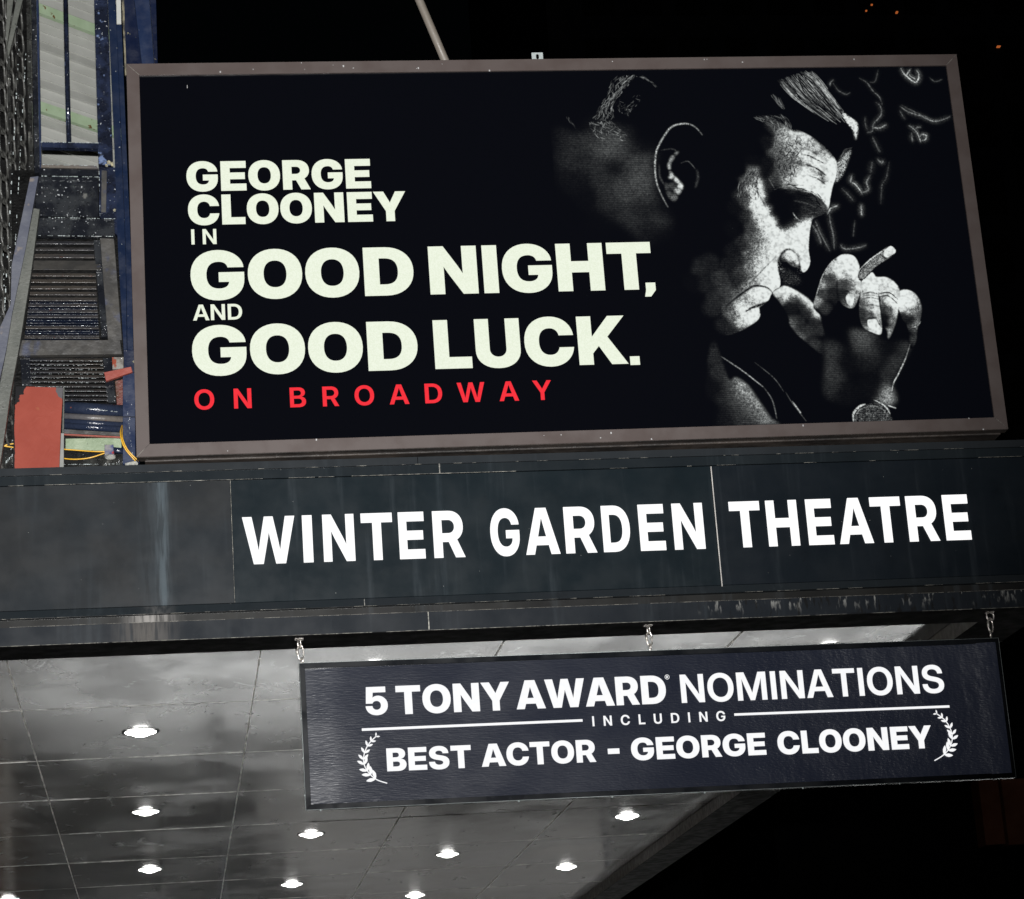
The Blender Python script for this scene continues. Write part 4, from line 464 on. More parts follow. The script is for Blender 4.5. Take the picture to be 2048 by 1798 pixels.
for x0, x1, k, y in ((XL, .489, 'panelL', 15.014), (.493, 3.563, 'panelM', 15.018), (3.573, XR, 'panelR', 15.017)):
    box('fascia_panel', x0, x1, y, 15.058, 5.110, 5.898, M[k], mq, .0015)
run('bottom_trim', [(14.992, 5.056), (15.016, 5.107), (15.058, 5.107), (15.058, 5.056)], [XL, 1.29, XR], M['trimb'], .003)
run('groove_strip', [(15.022, 5.006), (15.022, 5.053), (15.058, 5.053), (15.058, 5.006)], [XL, XR], M['groove'])
run('front_lip', [(15.0, 4.889), (15.0, 5.003), (15.378, 5.003), (15.378, 4.889)], [XL, 1.683, XR], M['lip'], .003)
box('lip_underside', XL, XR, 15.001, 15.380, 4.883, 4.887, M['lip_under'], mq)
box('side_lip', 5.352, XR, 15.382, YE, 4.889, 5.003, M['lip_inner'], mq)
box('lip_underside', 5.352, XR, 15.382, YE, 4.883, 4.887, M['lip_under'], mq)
box('side_fascia', XR - .008, XR + .012, 15.06, YE, 5.006, 6.01, M['cap'], mq)
# pale sealant lines and scars along the joints
def broken(name, x0, x1, z, y, w, n, mat, fill=.6):
    bm = bmesh.new(); x = x0
    while x < x1:
        l = random.uniform(.02, .3) * n
        if random.random() < fill: bx(bm, x, min(x + l, x1), y, y + .004, z - w * random.uniform(.3, 1), z + w * random.uniform(.2, .8))
        x += l + .004
    return tag(finish(name, bm, mat, mq), kind='stuff')
broken('sealant_line', XL, 2.3, 5.8985, 15.000, .0016, .6, M['sealant'], .9)
broken('sealant_line', 2.3, XR, 5.8985, 15.000, .0012, .5, M['sealant'], .35)
broken('sealant_line', XL, XR, 5.962, 14.996, .0010, .25, M['sealant'], .22)
broken('sealant_line', XL, XR, 5.0045, 14.996, .0017, .35, M['dimseal'], .95)
broken('sealant_line', XL, XR, 4.888, 14.997, .0014, .7, M['sealant'], .85)
broken('sealant_line', XL, XR, 5.054, 14.989, .0010, .4, M['sealant'], .45)
def vline(x, z0, z1, y, w, lean=0):
    bm = bmesh.new(); z = z0
    while z < z1:
        l = random.uniform(.02, .12); a = x + lean * (z - z0); bx(bm, a - w * random.uniform(.4, 1), a + w * random.uniform(.4, 1), y, y + .004, z, min(z + l, z1)); z += l
    return tag(finish('sealant_line', bm, M['sealant'], mq), kind='stuff')
vline(.491, 5.112, 5.896, 15.011, .0016); vline(1.812, 5.90, 5.962, 15.0, .005); vline(1.683, 4.889, 5.003, 14.997, .006)
vline(1.29, 5.057, 5.10, 14.989, .003)
box('sealant_line', 3.5655, 3.5715, 15.010, 15.016, 5.10, 5.893, paint('white_joint_bead', (.5, .48, .45), (.4, .38, .36), 20, .5), mq)
# letters of the marquee
LET = [('W', 0.5548, 0.8802), ('I', 0.9271, 0.9883), ('N', 1.0535, 1.2501), ('T', 1.2944, 1.4912), ('E', 1.5291, 1.6909), ('R', 1.746, 1.9422), ('G', 2.1088, 2.2936), ('A', 2.3283, 2.5472), ('R', 2.5845, 2.7838), ('D', 2.8266, 3.0046), ('E', 3.0653, 3.2295), ('N', 3.286, 3.4853), ('T', 3.66, 3.8598), ('H', 3.9011, 4.1052), ('E', 4.1647, 4.3324), ('A', 4.3688, 4.5934), ('T', 4.5912, 4.7934), ('R', 4.8326, 5.0356), ('E', 5.0789, 5.2471)]
for c, a, b in LET:
    g = glyph_tris('m', c); sx = (b - a) / (g[4] - g[3]); bm = bmesh.new()
    put_glyph(bm, 'm', c, a - g[3] * sx, 5.3502, sx, .3035, 15.009, .004)
    me = bpy.data.meshes.new('letter'); bm.to_mesh(me); bm.free(); link('letter', me, M['white'], mq)
# soffit
ZS = 5.003
cols = [XL, -2.56, -.953, .679, 2.284, 3.902, 5.350]
rows = [15.38, 17.66, 19.81, 21.82, 23.91, 26.05, 28.15, 30.25, 32.35, 34.5]
box('soffit_backing', XL, 5.35, 15.382, YE, ZS + .012, 5.058, M['dark'], mq)
for i in range(len(cols) - 1):
    for j in range(len(rows) - 1):
        o = box('soffit_panel', -.5, .5, -.5, .5, 0, .008, None, mq)
        o.data.materials.append(random.choice(M['soffit']))
        cx, cy = (cols[i] + cols[i + 1]) / 2, (rows[j] + rows[j + 1]) / 2
        w, l = cols[i + 1] - cols[i] - .007, rows[j + 1] - rows[j] - .010
        for v in o.data.vertices: v.co.x *= w; v.co.y *= l
        o.location = (cx, cy, ZS + random.uniform(0, .002)); o.rotation_euler = (random.uniform(-1, 1) * .0012, random.uniform(-1, 1) * .0015, 0)
M['bead'] = paint('joint_bead', (.40, .39, .36), (.12, .12, .11), 7, .5)
M['beadc'] = paint('column_joint_bead', (.85, .83, .78), (.40, .39, .36), 5, .5)
for y in rows[1:-1]:
    for i in range(len(cols) - 1):
        bm = bmesh.new(); x = cols[i] + .01; big = random.random()
        while x < cols[i + 1] - .01:
            l = random.uniform(.05, .45); e = min(x + l, cols[i + 1] - .01)
            bx(bm, x, e, y - .0055, y + .0055, ZS - .0005 - .0045 * random.random() ** 1.5, ZS + .006)
            x = e + .001
        if len(bm.verts): tag(finish('joint_bead', bm, M['bead'], mq), kind='stuff')
        else: bm.free()
for x in cols[2:-1]:
    bm = bmesh.new(); y = rows[0] + .01
    while y < 34:
        l = random.uniform(.03, .3); w = random.uniform(.0030, .0062)
        bx(bm, x - w, x + w, y, y + l, ZS - random.uniform(.001, .006), ZS + .004)
        y += l + .002
    tag(finish('joint_bead', bm, M['beadc'], mq), kind='stuff')

# ================================================================ recessed downlights
def make_downlight():
    r = empty('downlight')
    bm = bmesh.new()                                             # flange ring
    prof = [(.118, 0), (.128, -.003), (.134, -.006), (.140, -.004), (.141, 0)]; n = 40; rings = []
    for R_, z in prof: rings.append([bm.verts.new((R_ * math.cos(2 * math.pi * k / n), R_ * math.sin(2 * math.pi * k / n), z)) for k in range(n)])
    for a, b in zip(rings, rings[1:]):
        for k in range(n): bm.faces.new((a[k], a[(k + 1) % n], b[(k + 1) % n], b[k]))
    finish('trim_ring', bm, M['signframe'], r, True)
    bm = bmesh.new(); rings = []                                  # shallow diffuser with a dropped bulb face
    for R_, z in [(.1185, -.001), (.112, -.008), (.085, -.014), (.070, -.020), (.050, -.030), (.025, -.035)]:
        rings.append([bm.verts.new((R_ * math.cos(2 * math.pi * k / n), R_ * math.sin(2 * math.pi * k / n), z)) for k in range(n)])
    for a, b in zip(rings, rings[1:]):
        for k in range(n): bm.faces.new((a[k], a[(k + 1) % n], b[(k + 1) % n], b[k]))
    bm.faces.new(rings[-1]); finish('lens', bm, M['lens'], r, True)
    return r
lamp0 = make_downlight(); used = False
LAMPS = [(-.130, 18.70, 'big round downlight nearest the viewer on the open soffit, left of the hanging sign'),
         (-.130, 22.72, 'round downlight between the nearest and the farthest in the left row under the marquee'),
         (-.128, 26.85, 'farthest round downlight of the full row left of the hanging sign'),
         (1.476, 24.75, 'round downlight just below the lower left corner of the hanging sign'),
         (1.476, 28.85, 'small round downlight at the picture bottom, under the sign\'s left corner light'),
         (3.07, 26.87, 'round downlight below the middle of the hanging sign, over a bright pipe reflection'),
         (3.07, 30.66, 'round downlight cut by the bottom edge of the picture, below the sign\'s middle'),
         (4.65, 24.60, 'round downlight tucked close under the sign\'s lower edge, near the soffit\'s right side'),
         (4.64, 28.60, 'round downlight farthest right and deep, beside the soffit\'s slanting right edge'),
         (1.476, 16.60, 'downlight glimpsed through the gap above the sign\'s top left part'),
         (4.68, 16.62, 'downlight glimpsed through the gap above the sign\'s top right part'),
         (-1.73, 28.85, 'dim cut-off downlight in the lower left corner of the picture')]
for x, y, lab in LAMPS:
    o = copy_tree(lamp0) if used else lamp0
    used = True; o.location = (x, y, ZS - .002)
    tag(o, lab, 'downlight', 'round recessed downlights in the marquee soffit')
    L = bpy.data.lights.new('downlight_beam', 'SPOT'); L.energy = 3; L.spot_size = math.radians(100); L.spot_blend = .8; L.shadow_soft_size = .08; L.color = (1, .96, .9)
    lo = bpy.data.objects.new('downlight_beam', L); COL.objects.link(lo); lo.location = (x, y, ZS - .06)

# ================================================================ billboard
bb = empty('billboard', (2.7, 15.0, 6.04), (math.radians(-1.2426), 0, math.radians(-.8325)))
tag(bb, 'large lit black poster box in a taupe frame standing on top of the marquee', 'billboard')
x0, x1, z0, z1, fw = -2.7855, 2.8695, .035, 2.7572, .083
def bar(name, a, b, c, d, mat, y0=0.0, y1=.07):          # mitred rail: outer a,b then inner c,d in (x, z)
    bm = bmesh.new(); P = [a, b, c, d]
    f = [bm.verts.new((p[0], y0, p[1])) for p in P]; k = [bm.verts.new((p[0], y1, p[1])) for p in P]
    bm.faces.new(f); bm.faces.new(k[::-1])
    for i in range(4): bm.faces.new((f[(i + 1) % 4], f[i], k[i], k[(i + 1) % 4]))
    bmesh.ops.bevel(bm, geom=[e for e in bm.edges if e.verts[0] in f and e.verts[1] in f], offset=.0014, segments=1, affect='EDGES')
    return finish(name, bm, mat, bb)
O = [(x0, z0), (x1, z0), (x1, z1), (x0, z1)]; I = [(x0 + fw, z0 + fw), (x1 - fw, z0 + fw), (x1 - fw, z1 - fw), (x0 + fw, z1 - fw)]
for k in range(4):
    q = (k + 1) % 4; bar('frame_rail', O[k], O[q], I[q], I[k], M['frame'])
box('frame_underside', x0 + .004, x1 - .004, .004, .072, z0 - .003, z0 - .001, M['frame_under'], bb)
box('cabinet', x0 + .05, x1 - .03, .074, .34, z0 - .012, z1 - .01, M['frame_under'], bb, .003)
box('cabinet_ledge', x0 + .02, x1 - .02, .074, .10, z0 + .001, z0 + .02, M['frame_under'], bb)
M['poster'] = poster_material()
box('poster', x0 + fw - .01, x1 - fw + .01, .016, .022, z0 + fw - .01, z1 - fw + .01, M['poster'], bb)
me = bpy.data.meshes.new('portrait')
xr, zt, zb_ = x1 - fw - .001, z1 - fw - .001, z0 + fw + .001
me.from_pydata([(0, .014, zb_), (xr, .014, zb_), (xr, .014, zt), (0, .014, zt)], [], [(0, 1, 2, 3)])
uv = me.uv_layers.new()
for l, (x, z) in zip(uv.data, [(0, zb_), (xr, zb_), (xr, zt), (0, zt)]): l.uv = (x / 2.79, 1 - (2.68 - z) / 2.56)
po = link('portrait', me, picture_material(), bb); po['label'] = 'black and white print of a man smoking'
ROWS = [('B', 'GEORGE', 'k', -2.4173, -1.2161, 1.8393, 0.2104, 's'),('B', 'CLOONEY', 'k', -2.4143, -0.9955, 1.6021, 0.211, 's'),('B', 'IN', 's', -2.3991, -2.2377, 1.4667, 0.1058, 't'),('B', 'GOOD', 'k', -2.4124, -0.9737, 1.0812, 0.3377, 's'),('B', 'NIGHT', 'k', -0.8711, 0.6029, 1.081, 0.3358, 's'),('B', 'AND', 's', -2.4054, -2.0919, 0.9416, 0.1079, 's'),('B', 'GOOD', 'k', -2.4186, -0.9775, 0.5666, 0.3358, 's'),('B', 'LUCK', 'k', -0.8711, 0.3901, 0.5667, 0.3353, 's'),('B', 'ON', 's', -2.4147, -2.0549, 0.3393, 0.1334, 't'),('B', 'BROADWAY', 's', -1.8121, -0.129, 0.336, 0.1332, 't'),('S', 'TONY', 'b', -1.5501, -0.8416, -0.3214, 0.178, 's'),('S', '5', 'b', -1.7389, -1.6017, -0.318, 0.1739, 's'),('S', 'AWARD', 'b', -0.8039, 0.147, -0.3193, 0.18, 's'),('S', 'NOMINATIONS', 's', 0.2419, 1.9581, -0.3204, 0.1796, 's'),('S', 'INCLUDING', 's', -0.3358, 0.5112, -0.4441, 0.0628, 't'),('S', 'BEST', 'b', -1.6272, -1.1072, -0.6689, 0.1406, 's'),('S', 'ACTOR', 'b', -1.0448, -0.3294, -0.6665, 0.1401, 's'),('S', 'GEORGE', 'b', -0.1061, 0.7531, -0.6679, 0.139, 's'),('S', 'CLOONEY', 'b', 0.8294, 1.8372, -0.671, 0.1445, 's')]
for w, s, st, a, b, z, cap, mode in ROWS:
    if w == 'B': word(s, st, a, b, z, cap, mode, M['redtype'] if s in ('ON', 'BROADWAY') else M['cream'], bb, .012)
poly('letter', [[(.4015, .5570), (.4650, .5570), (.4650, .6168), (.4015, .6168)]], .012, M['cream'], bb)
poly('letter', [[(.5499, 1.128), (.6149, 1.128), (.6149, 1.075), (.5800, 1.030), (.5395, 1.030), (.5499, 1.0755)]], .012, M['cream'], bb)
# dust and scuffs caught on the frame
bm = bmesh.new()
for _ in range(26):
    x = random.uniform(x0 + .1, x1 - .1); z = random.choice([random.uniform(z0, z0 + fw), random.uniform(z1 - fw, z1)]); r = random.uniform(.0015, .005)
    bx(bm, x - r, x + r, -.002, 0.001, z - r * random.uniform(.5, 2), z + r)
bx(bm, -2.394, -2.390, .010, .014, 2.58, 2.60)
finish('scuff_marks', bm, paint('scuff', (.4, .4, .4), (.3, .3, .3), 10), bb)['kind'] = 'stuff'
for k in range(4):                                              # open mitres
    a, b = Vector((O[k][0], -.0006, O[k][1])), Vector((I[k][0], -.0006, I[k][1])); tubeobj('mitre_line', [a, b], .0013, M['sealant'], bb, 4)
# metal tab on the top edge
bm = bmesh.new(); hx, hz, hw, hh = -.041, 2.790, .010, .017
out = [(-.080, 2.750), (-.0035, 2.750), (-.0035, 2.820), (-.080, 2.820)]
ho = [(hx + hw * math.cos(t), hz + (hh if math.sin(t) > 0 else -hh) * .5 + hw * math.sin(t)) for t in [2 * math.pi * k / 16 for k in range(16)]]
ov, oe, of, *_ = delaunay_2d_cdt([Vector(p) for p in out + ho], [(i, (i + 1) % 4) for i in range(4)] + [(4 + i, 4 + (i + 1) % 16) for i in range(16)], [], 0, 1e-6)
vs = [bm.verts.new((v.x, .03, v.y)) for v in ov]
for f in of:
    c = sum((ov[i] for i in f), Vector((0, 0))) / len(f)
    if not (abs(c.x - hx) < hw and abs(c.y - hz) < hh * .5 + hw * .9): bm.faces.new([vs[i] for i in f])
r = bmesh.ops.extrude_face_region(bm, geom=list(bm.faces)); bmesh.ops.translate(bm, verts=[v for v in r['geom'] if isinstance(v, bmesh.types.BMVert)], vec=(0, .004, 0))
finish('metal_tab', bm, M['galv'], bb)
# beige brace pole behind the billboard
p0, p1 = at(898, 140, 15.75), at(838, -1, 15.75); d = p1 - p0
tag(tubeobj('brace_pole', [p0 - d * 1.6, p1 + d * 3], .029, M['pole'], None, 16), 'beige round brace pole leaning left above the billboard', 'pole')

# ================================================================ hanging sign
sg = empty('hanging_sign', (3.0, 15.05, 4.684), (math.radians(-.2257), 0, math.radians(1.139)))
sg.location = (3.0, 15.0, 4.684)
tag(sg, 'black award banner with white lettering hanging on chains below the marquee', 'sign')
sx0, sx1, sz0, sz1, sf = -2.133, 2.355, -.8827, .0190, .033
O = [(sx0, sz0), (sx1, sz0), (sx1, sz1), (sx0, sz1)]; I = [(sx0 + sf, sz0 + sf), (sx1 - sf, sz0 + sf), (sx1 - sf, sz1 - sf), (sx0 + sf, sz1 - sf)]
bb_ = bb; bb = sg
for k in range(4):
    q = (k + 1) % 4; bar('frame_rail', O[k], O[q], I[q], I[k], M['signframe'], 0, .05)
    tubeobj('frame_edge', [(O[k][0], 0, O[k][1]), (O[q][0], 0, O[q][1])], .0012, M['galv'], sg, 4)
bb = bb_
box('backing', sx0 + .01, sx1 - .01, .036, .048, sz0 + .01, sz1 - .01, M['signframe'], sg)
# stretched vinyl: a grid that bellies slightly and curls up to the rails at both ends
bm = bmesh.new(); NX, NZ = 120, 26; vv = []
for j in range(NZ + 1):
    row = []
    for i in range(NX + 1):
        u, w = i / NX, j / NZ; x = sx0 + sf - .004 + u * (sx1 - sx0 - 2 * sf + .008); z = sz0 + sf - .004 + w * (sz1 - sz0 - 2 * sf + .008)
        y = .014
        y += .016 * math.exp(-((u - 0.0) / .024) ** 2) - .026 * math.exp(-((1 - u) / .036) ** 2)
        y += .0010 * math.sin(9 * u + 3 * w) + .0012 * math.sin(23 * u - 2 * w) * u
        row.append(bm.verts.new((x, y, z)))
    vv.append(row)
for j in range(NZ):
    for i in range(NX): bm.faces.new((vv[j][i], vv[j][i + 1], vv[j + 1][i + 1], vv[j + 1][i]))
finish('banner', bm, M['banner'], sg, True)
YL = .0075
for w, s, st, a, b, z, cap, mode in ROWS:
    if w == 'S': word(s, st, a, b, z, cap, mode, M['signwhite'], sg, YL)
def rule(a, b, za, zb, t): poly('rule_line', [[(a, za - t / 2), (b, zb - t / 2), (b, zb + t / 2), (a, za + t / 2)]], YL, M['signwhite'], sg)
rule(-1.7693, -.3967, -.4065, -.4045, .0158); rule(.5701, 1.976, -.4070, -.4110, .0150)
poly('letter', [[(-.2535, -.6215), (-.1798, -.6215), (-.1798, -.5880), (-.2535, -.5880)]], YL, M['signwhite'], sg)
cx, cz = .1621, -.1520                                           # registered mark
ring = []
for k in range(20):
    a, b = 2 * math.pi * k / 20, 2 * math.pi * (k + 1) / 20
    ring.append([(cx + r * math.cos(t), cz + r * math.sin(t)) for r, t in ((.0155, a), (.0155, b), (.0125, b), (.0125, a))])
poly('letter', ring, YL, M['signwhite'], sg)
g = glyph_tris('b', 'R'); bm = bmesh.new(); put_glyph(bm, 'b', 'R', cx - .0075, cz - .008, .016, .016, YL); me = bpy.data.meshes.new('letter'); bm.to_mesh(me); bm.free(); link('letter', me, M['signwhite'], sg)
# laurels
def laurel(pts, side):
    P = np.array(pts); n = len(P); G = []
    S = []
    for i in range(n - 1):
        for t in np.arange(6) / 6:
            p0, p1, p2, p3 = P[max(i - 1, 0)], P[i], P[i + 1], P[min(i + 2, n - 1)]
            S.append(.5 * (2 * p1 + (p2 - p0) * t + (2 * p0 - 5 * p1 + 4 * p2 - p3) * t * t + (3 * p1 - p0 - 3 * p2 + p3) * t ** 3))
    S.append(P[-1]); S = np.array(S)
    for a, b in zip(S, S[1:]):
        d = b - a; d /= np.linalg.norm(d); q = np.array([-d[1], d[0]]) * .0032; G.append([tuple(a - q), tuple(b - q), tuple(b + q), tuple(a + q)])
    K = 9
    for k in range(K):
        f = .02 + .80 * k / (K - 1); i = min(int(f * (len(S) - 1)), len(S) - 2); p = S[i]; d = S[i] - S[i + 1]; d /= np.linalg.norm(d)
        ln = .026 + .034 * (k / (K - 1)) ** .8
        for sgn in (-1, 1):
            an = math.atan2(d[1], d[0]) + sgn * math.radians(42); e = np.array([math.cos(an), math.sin(an)]); q = np.array([-e[1], e[0]])
            G.append([tuple(p + e * ln * t + q * w * ln) for t, w in ((0, 0), (.25, -.15), (.55, -.21), (.82, -.12), (1, 0), (.82, .10), (.55, .17), (.25, .12))])
    return G
poly('laurel', laurel([(-1.686, -.452), (-1.735, -.500), (-1.764, -.562), (-1.766, -.622), (-1.735, -.680), (-1.692, -.718), (-1.632, -.741)], 1), YL, M['signwhite'], sg)
poly('laurel', laurel([(1.887, -.455), (1.937, -.500), (1.966, -.562), (1.968, -.622), (1.937, -.683), (1.893, -.722), (1.835, -.752)], -1), YL - .0005, M['signwhite'], sg)
for u in (.02, .29, .42, .55, .69, .83, .97):                    # rivets under the lower rail
    x = sx0 + u * (sx1 - sx0); bm = bmesh.new(); bmesh.ops.create_icosphere(bm, subdivisions=1, radius=.0065)
    for v in bm.verts: v.co += Vector((x, .01, sz0 - .004))
    finish('rivet', bm, M['galv'], sg, True)
for w in (.1, .35, .62, .87):
    bm = bmesh.new(); bmesh.ops.create_icosphere(bm, subdivisions=1, radius=.005)
    for v in bm.verts: v.co += Vector((sx0 - .003, .01, sz0 + w * (sz1 - sz0)))
    finish('rivet', bm, M['galv'], sg, True)
# chains
def oval(cx, cy, cz, rx, rz, ang, n=20, lean=0):
    o = []
    for k in range(n):
        t = 2 * math.pi * k / n; a = rx * math.cos(t); b = math.sin(t); b = (abs(b) ** .8) * (1 if b > 0 else -1) * rz
        o.append((cx + a * math.cos(ang) + lean * b, cy + a * math.sin(ang), cz + b))
    return o
def chain(x, lab, xr_, open_=False):
    r = empty('hanging_chain', (x, 15.08, 4.883)); tag(r, lab, 'chain', 'short chains holding up the hanging sign')
    bm = bmesh.new(); bx(bm, -.028, .028, -.022, .022, -.006, 0, .002); finish('mount_plate', bm, M['steel'], r)
    tubeobj('eye_bolt', oval(0, 0, -.030, .016 if not open_ else .026, .026, 0.9 if not open_ else .2), .0058, M['steel'], r, 8, True)
    tubeobj('chain_link', oval(xr_ * .5, 0, -.088, .019, .047, .35, lean=-xr_ * .6), .0052, M['steel'], r, 8, True)
    tubeobj('locking_sleeve', [(-.019 + xr_ * .4, -.006, -.100), (-.020 + xr_ * .2, -.006, -.066)], .0085, M['steel'], r, 8)
    tubeobj('chain_link', oval(xr_, 0, -.148, .014, .026, 1.1), .0050, M['steel'], r, 8, True)
chain(.880, 'chain with oval link above the top left corner of the hanging sign', .012)
chain(3.083, 'chain above the middle of the hanging sign, half hiding in shadow', .002)
chain(5.330, 'chain with a wide eye bolt above the top right corner of the hanging sign', -.012, True)

# ================================================================ roof steelwork at the left
Y = 15.3
# siding of the building behind
sd = empty('siding_wall', at(140, 160, 17.6))
base = sd.location.copy()
tag(sd, 'gray metal siding wall with two mint green battens seen through the steel frame', 'wall')
c50, s50 = math.cos(math.radians(41)), math.sin(math.radians(41))
def sbox(name, u0, u1, z0, z1, t0, t1, mat):
    bm = bmesh.new(); bx(bm, u0, u1, t0, t1, z0, z1, 0)
    for v in bm.verts:
        u, t, z = v.co; v.co = Vector((u * c50 - t * s50, u * s50 + t * c50, z))
    return finish(name, bm, mat, sd)
zz = -1.4; k = 0
while zz < 1.5:
    hh = .078
    green = k in (9, 23)
    bm = bmesh.new(); P = [(0, zz), (.012 if k % 4 else .03, zz), (0.0, zz + hh)]
    a = [bm.verts.new((-1.2, -p[0], p[1])) for p in P]; b = [bm.verts.new((.46, -p[0], p[1])) for p in P]
    bm.faces.new(a); bm.faces.new(b[::-1])
    for i in range(3): bm.faces.new((a[i], b[i], b[(i + 1) % 3], a[(i + 1) % 3]))
    for v in bm.verts:
        u, t, z = v.co; v.co = Vector((u * c50 - t * s50, u * s50 + t * c50, z))
    finish('siding_board', bm, M['siding'], sd)
    zz += hh; k += 1
GREEN = []
for px, py in ((150, 49), (150, 243)):
    q = at(px, py, base.y); zc = q.z - base.z; uo = (q.x - base.x)
    GREEN.append(zc)
    sbox('green_batten', -1.2, .46, zc - .040, zc + .040, -.075, -.035, M['mintc'])
sbox('sheathing', -1.2, .46, -1.4, 1.5, .002, .05, M['dark'])

fr = empty('steel_frame', at(140, 900, Y))
tag(fr, 'black flaking riveted steel tower frame with louvres at the left edge', 'frame')
def child(o, p):
    o.parent = p; o.matrix_parent_inverse = Matrix.Translation(-p.location); return o
def fplate(name, px, y, d, mat, bev=.002, par=None): return child(plate(name, px, y, d, mat, None, bev), par or fr)
fplate('post', [62, -3, 72, -3, 79, 345, 69, 345], Y, .20, M['wet_black'])
fplate('post_flange', [72.5, -3, 77, -3, 83, 345, 79.5, 345], Y + .01, .05, M['blue'])
fplate('post', [188, -3, 215, -3, 226, 330, 197, 330], Y, .06, M['wet_blue'])
child(tubeobj('round_bar', [at(131, -3, Y + .06), at(134, 140, Y + .06), at(138, 289, Y + .06)], .0165, M['wet_blue'], None, 10), fr)
fplate('cross_bar', [83, 283.5, 198, 286, 198, 297, 83, 294], Y + .02, .05, M['wet_blue'])
fplate('cross_bar', [82, 328.5, 192, 331, 197, 337, 82, 334.5], Y - .01, .10, M['slat'])
fplate('riveted_plate', [79, 336, 196, 339, 196, 352, 78, 350], Y - .01, .08, M['wet_black'])
fplate('riveted_plate', [77, 353, 196, 355, 197, 434, 68, 432], Y + .005, .06, M['wet_black'])
fplate('riveted_plate', [70, 435, 228, 438, 230, 472, 68, 470], Y - .02, .06, M['wet_black'])
fplate('side_plate', [198, 333, 231, 335, 236, 472, 198, 432], Y + .01, .05, M['wet_blue'])
fplate('side_inset', [203, 340, 214, 341, 212, 424, 202, 424], Y + .004, .03, M['plate'])
for px, py in ((156, 386), (185, 387), (166, 413), (104, 385), (84, 386)):
    bm = bmesh.new(); bmesh.ops.create_icosphere(bm, subdivisions=2, radius=.014)
    for v in bm.verts: v.co = at(px, py, Y) + Vector((v.co.x, v.co.y * .5, v.co.z))
    child(finish('rivet_head', bm, M['wet_black'], None, True), fr)
def glintline(x0, y0, x1, y1, yy, n=26, r=.0022, mat='galv'):  # row of pale chips standing in for glints and edge highlights
    bm = bmesh.new()
    for _ in range(n):
        t = random.random(); q = at(x0 + (x1 - x0) * t, y0 + (y1 - y0) * t, yy); w = random.uniform(.3, 1) * r; l = random.uniform(.5, 4) * r
        vert = abs(y1 - y0) > abs(x1 - x0); a, b = (w, l) if vert else (l, w)
        bx(bm, q.x - a, q.x + a, yy - .002, yy + .002, q.z - b, q.z + b)
    tag(child(finish('painted_glints', bm, M[mat], None), fr), kind='stuff')
for a in ((80, 329, 192, 331.5), (79, 352, 196, 354), (70, 434.5, 228, 437.5), (70, 471, 230, 473), (83, 284, 197, 286)): glintline(*a, Y - .03, 34)
for a in ((198, 335, 200, 430), (233, 340, 238, 470)): glintline(*a, Y - .03, 16)
for k in range(9): glintline(64, 722 + 8.6 * k, 205, 722.5 + 8.6 * k, Y - .012, 22, .0014)
glintline(8, 640, 40, 60, Y - .02, 30, .004); glintline(52, 100, 30, 500, Y - .02, 34, .0035); glintline(4, 420, 12, 720, Y - .02, 20, .003)
glintline(128, 929, 244, 928, Y - .05, 40, .002); glintline(248, 760, 266, 920, Y - .075, 18, .0014); glintline(30, 905, 7, 930, Y - .02, 12, .003)
glintline(182, 818, 236, 824, Y - .05, 14, .002)
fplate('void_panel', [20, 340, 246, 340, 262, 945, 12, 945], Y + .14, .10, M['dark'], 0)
# weathered lumps of old paint and mortar
for px, py, r in ((218, 325, .017), (224, 328, .014), (213, 331, .010), (229, 420, .010)):
    bm = bmesh.new(); bmesh.ops.create_icosphere(bm, subdivisions=2, radius=r)
    for v in bm.verts: v.co = at(px, py, Y - .005) + v.co * random.uniform(.6, 1.2)
    child(finish('flaked_paint', bm, paint('flaked_cream', (.38, .34, .22), (.2, .19, .14), 60, .7)), fr)
fplate('side_channel', [200, 476, 228, 477, 244, 680, 216, 681], Y - .005, .06, M['plate'])
fplate('channel_web', [187, 480, 200, 480, 216, 672, 203, 674], Y + .03, .05, M['wet_black'])
def slat(y, xl, xr, h, mat, y0=Y, tilt=3):
    pts = [at(xl, y - h / 2, y0 + .05), at(xr, y - h / 2 + .4, y0 + .05), at(xr, y + h / 2 + .4, y0), at(xl, y + h / 2, y0)]
    bm = bmesh.new(); prism(bm, pts, .012, .0008)
    nx = 14
    child(finish('louvre_slat', bm, mat), fr)
for y, h in ((485, 5), (497.5, 5), (511.5, 7), (530, 18), (549, 5.5), (561.5, 6), (574.5, 6), (586.5, 6), (598, 6), (609.5, 6), (621, 6.5), (632, 6), (643, 6.5), (654, 6), (664, 6), (673, 6)):
    t = (y - 480) / 200; xl = 73 - 25 * t; xr = 187 + 12 * t + (12 if h > 10 else 0)
    slat(y, xl, xr, h, M['plate'] if h > 10 else M['slat'] if y < 605 or random.random() < .6 else M['slatb'])
    if y > 590: slat(y + 6, xl, xr, 4.5, M['slatb'], Y + .03)
fplate('cover_plate', [44, 680, 240, 680, 244, 708, 36, 711], Y - .02, .05, M['plate'])
for i, y in enumerate((719, 726, 734, 743, 752, 761, 771, 780, 789, 798)):
    slat(y, 60 if y < 772 else 127, 205 + (y - 719) * .15, 4.6, M['slat'], Y + .01); slat(y + 4.6, 60 if y < 772 else 127, 205 + (y - 719) * .15, 2.6, M['dark'], Y + .0)  # second, near-black strips stand in for the shaded gaps
fplate('side_channel', [40, 716, 60, 716, 65, 772, 44, 772], Y + .02, .05, M['wet_black'])
fplate('side_channel', [206, 716, 222, 716, 232, 805, 214, 805], Y + .02, .05, M['wet_black'])
fplate('flaking_bracket', [224, 714, 247, 714, 247, 738, 225, 738], Y - .01, .04, wet('white_speckled', (.2, .19, .17), (.03, .02, .02), (.2, .05, .03)))
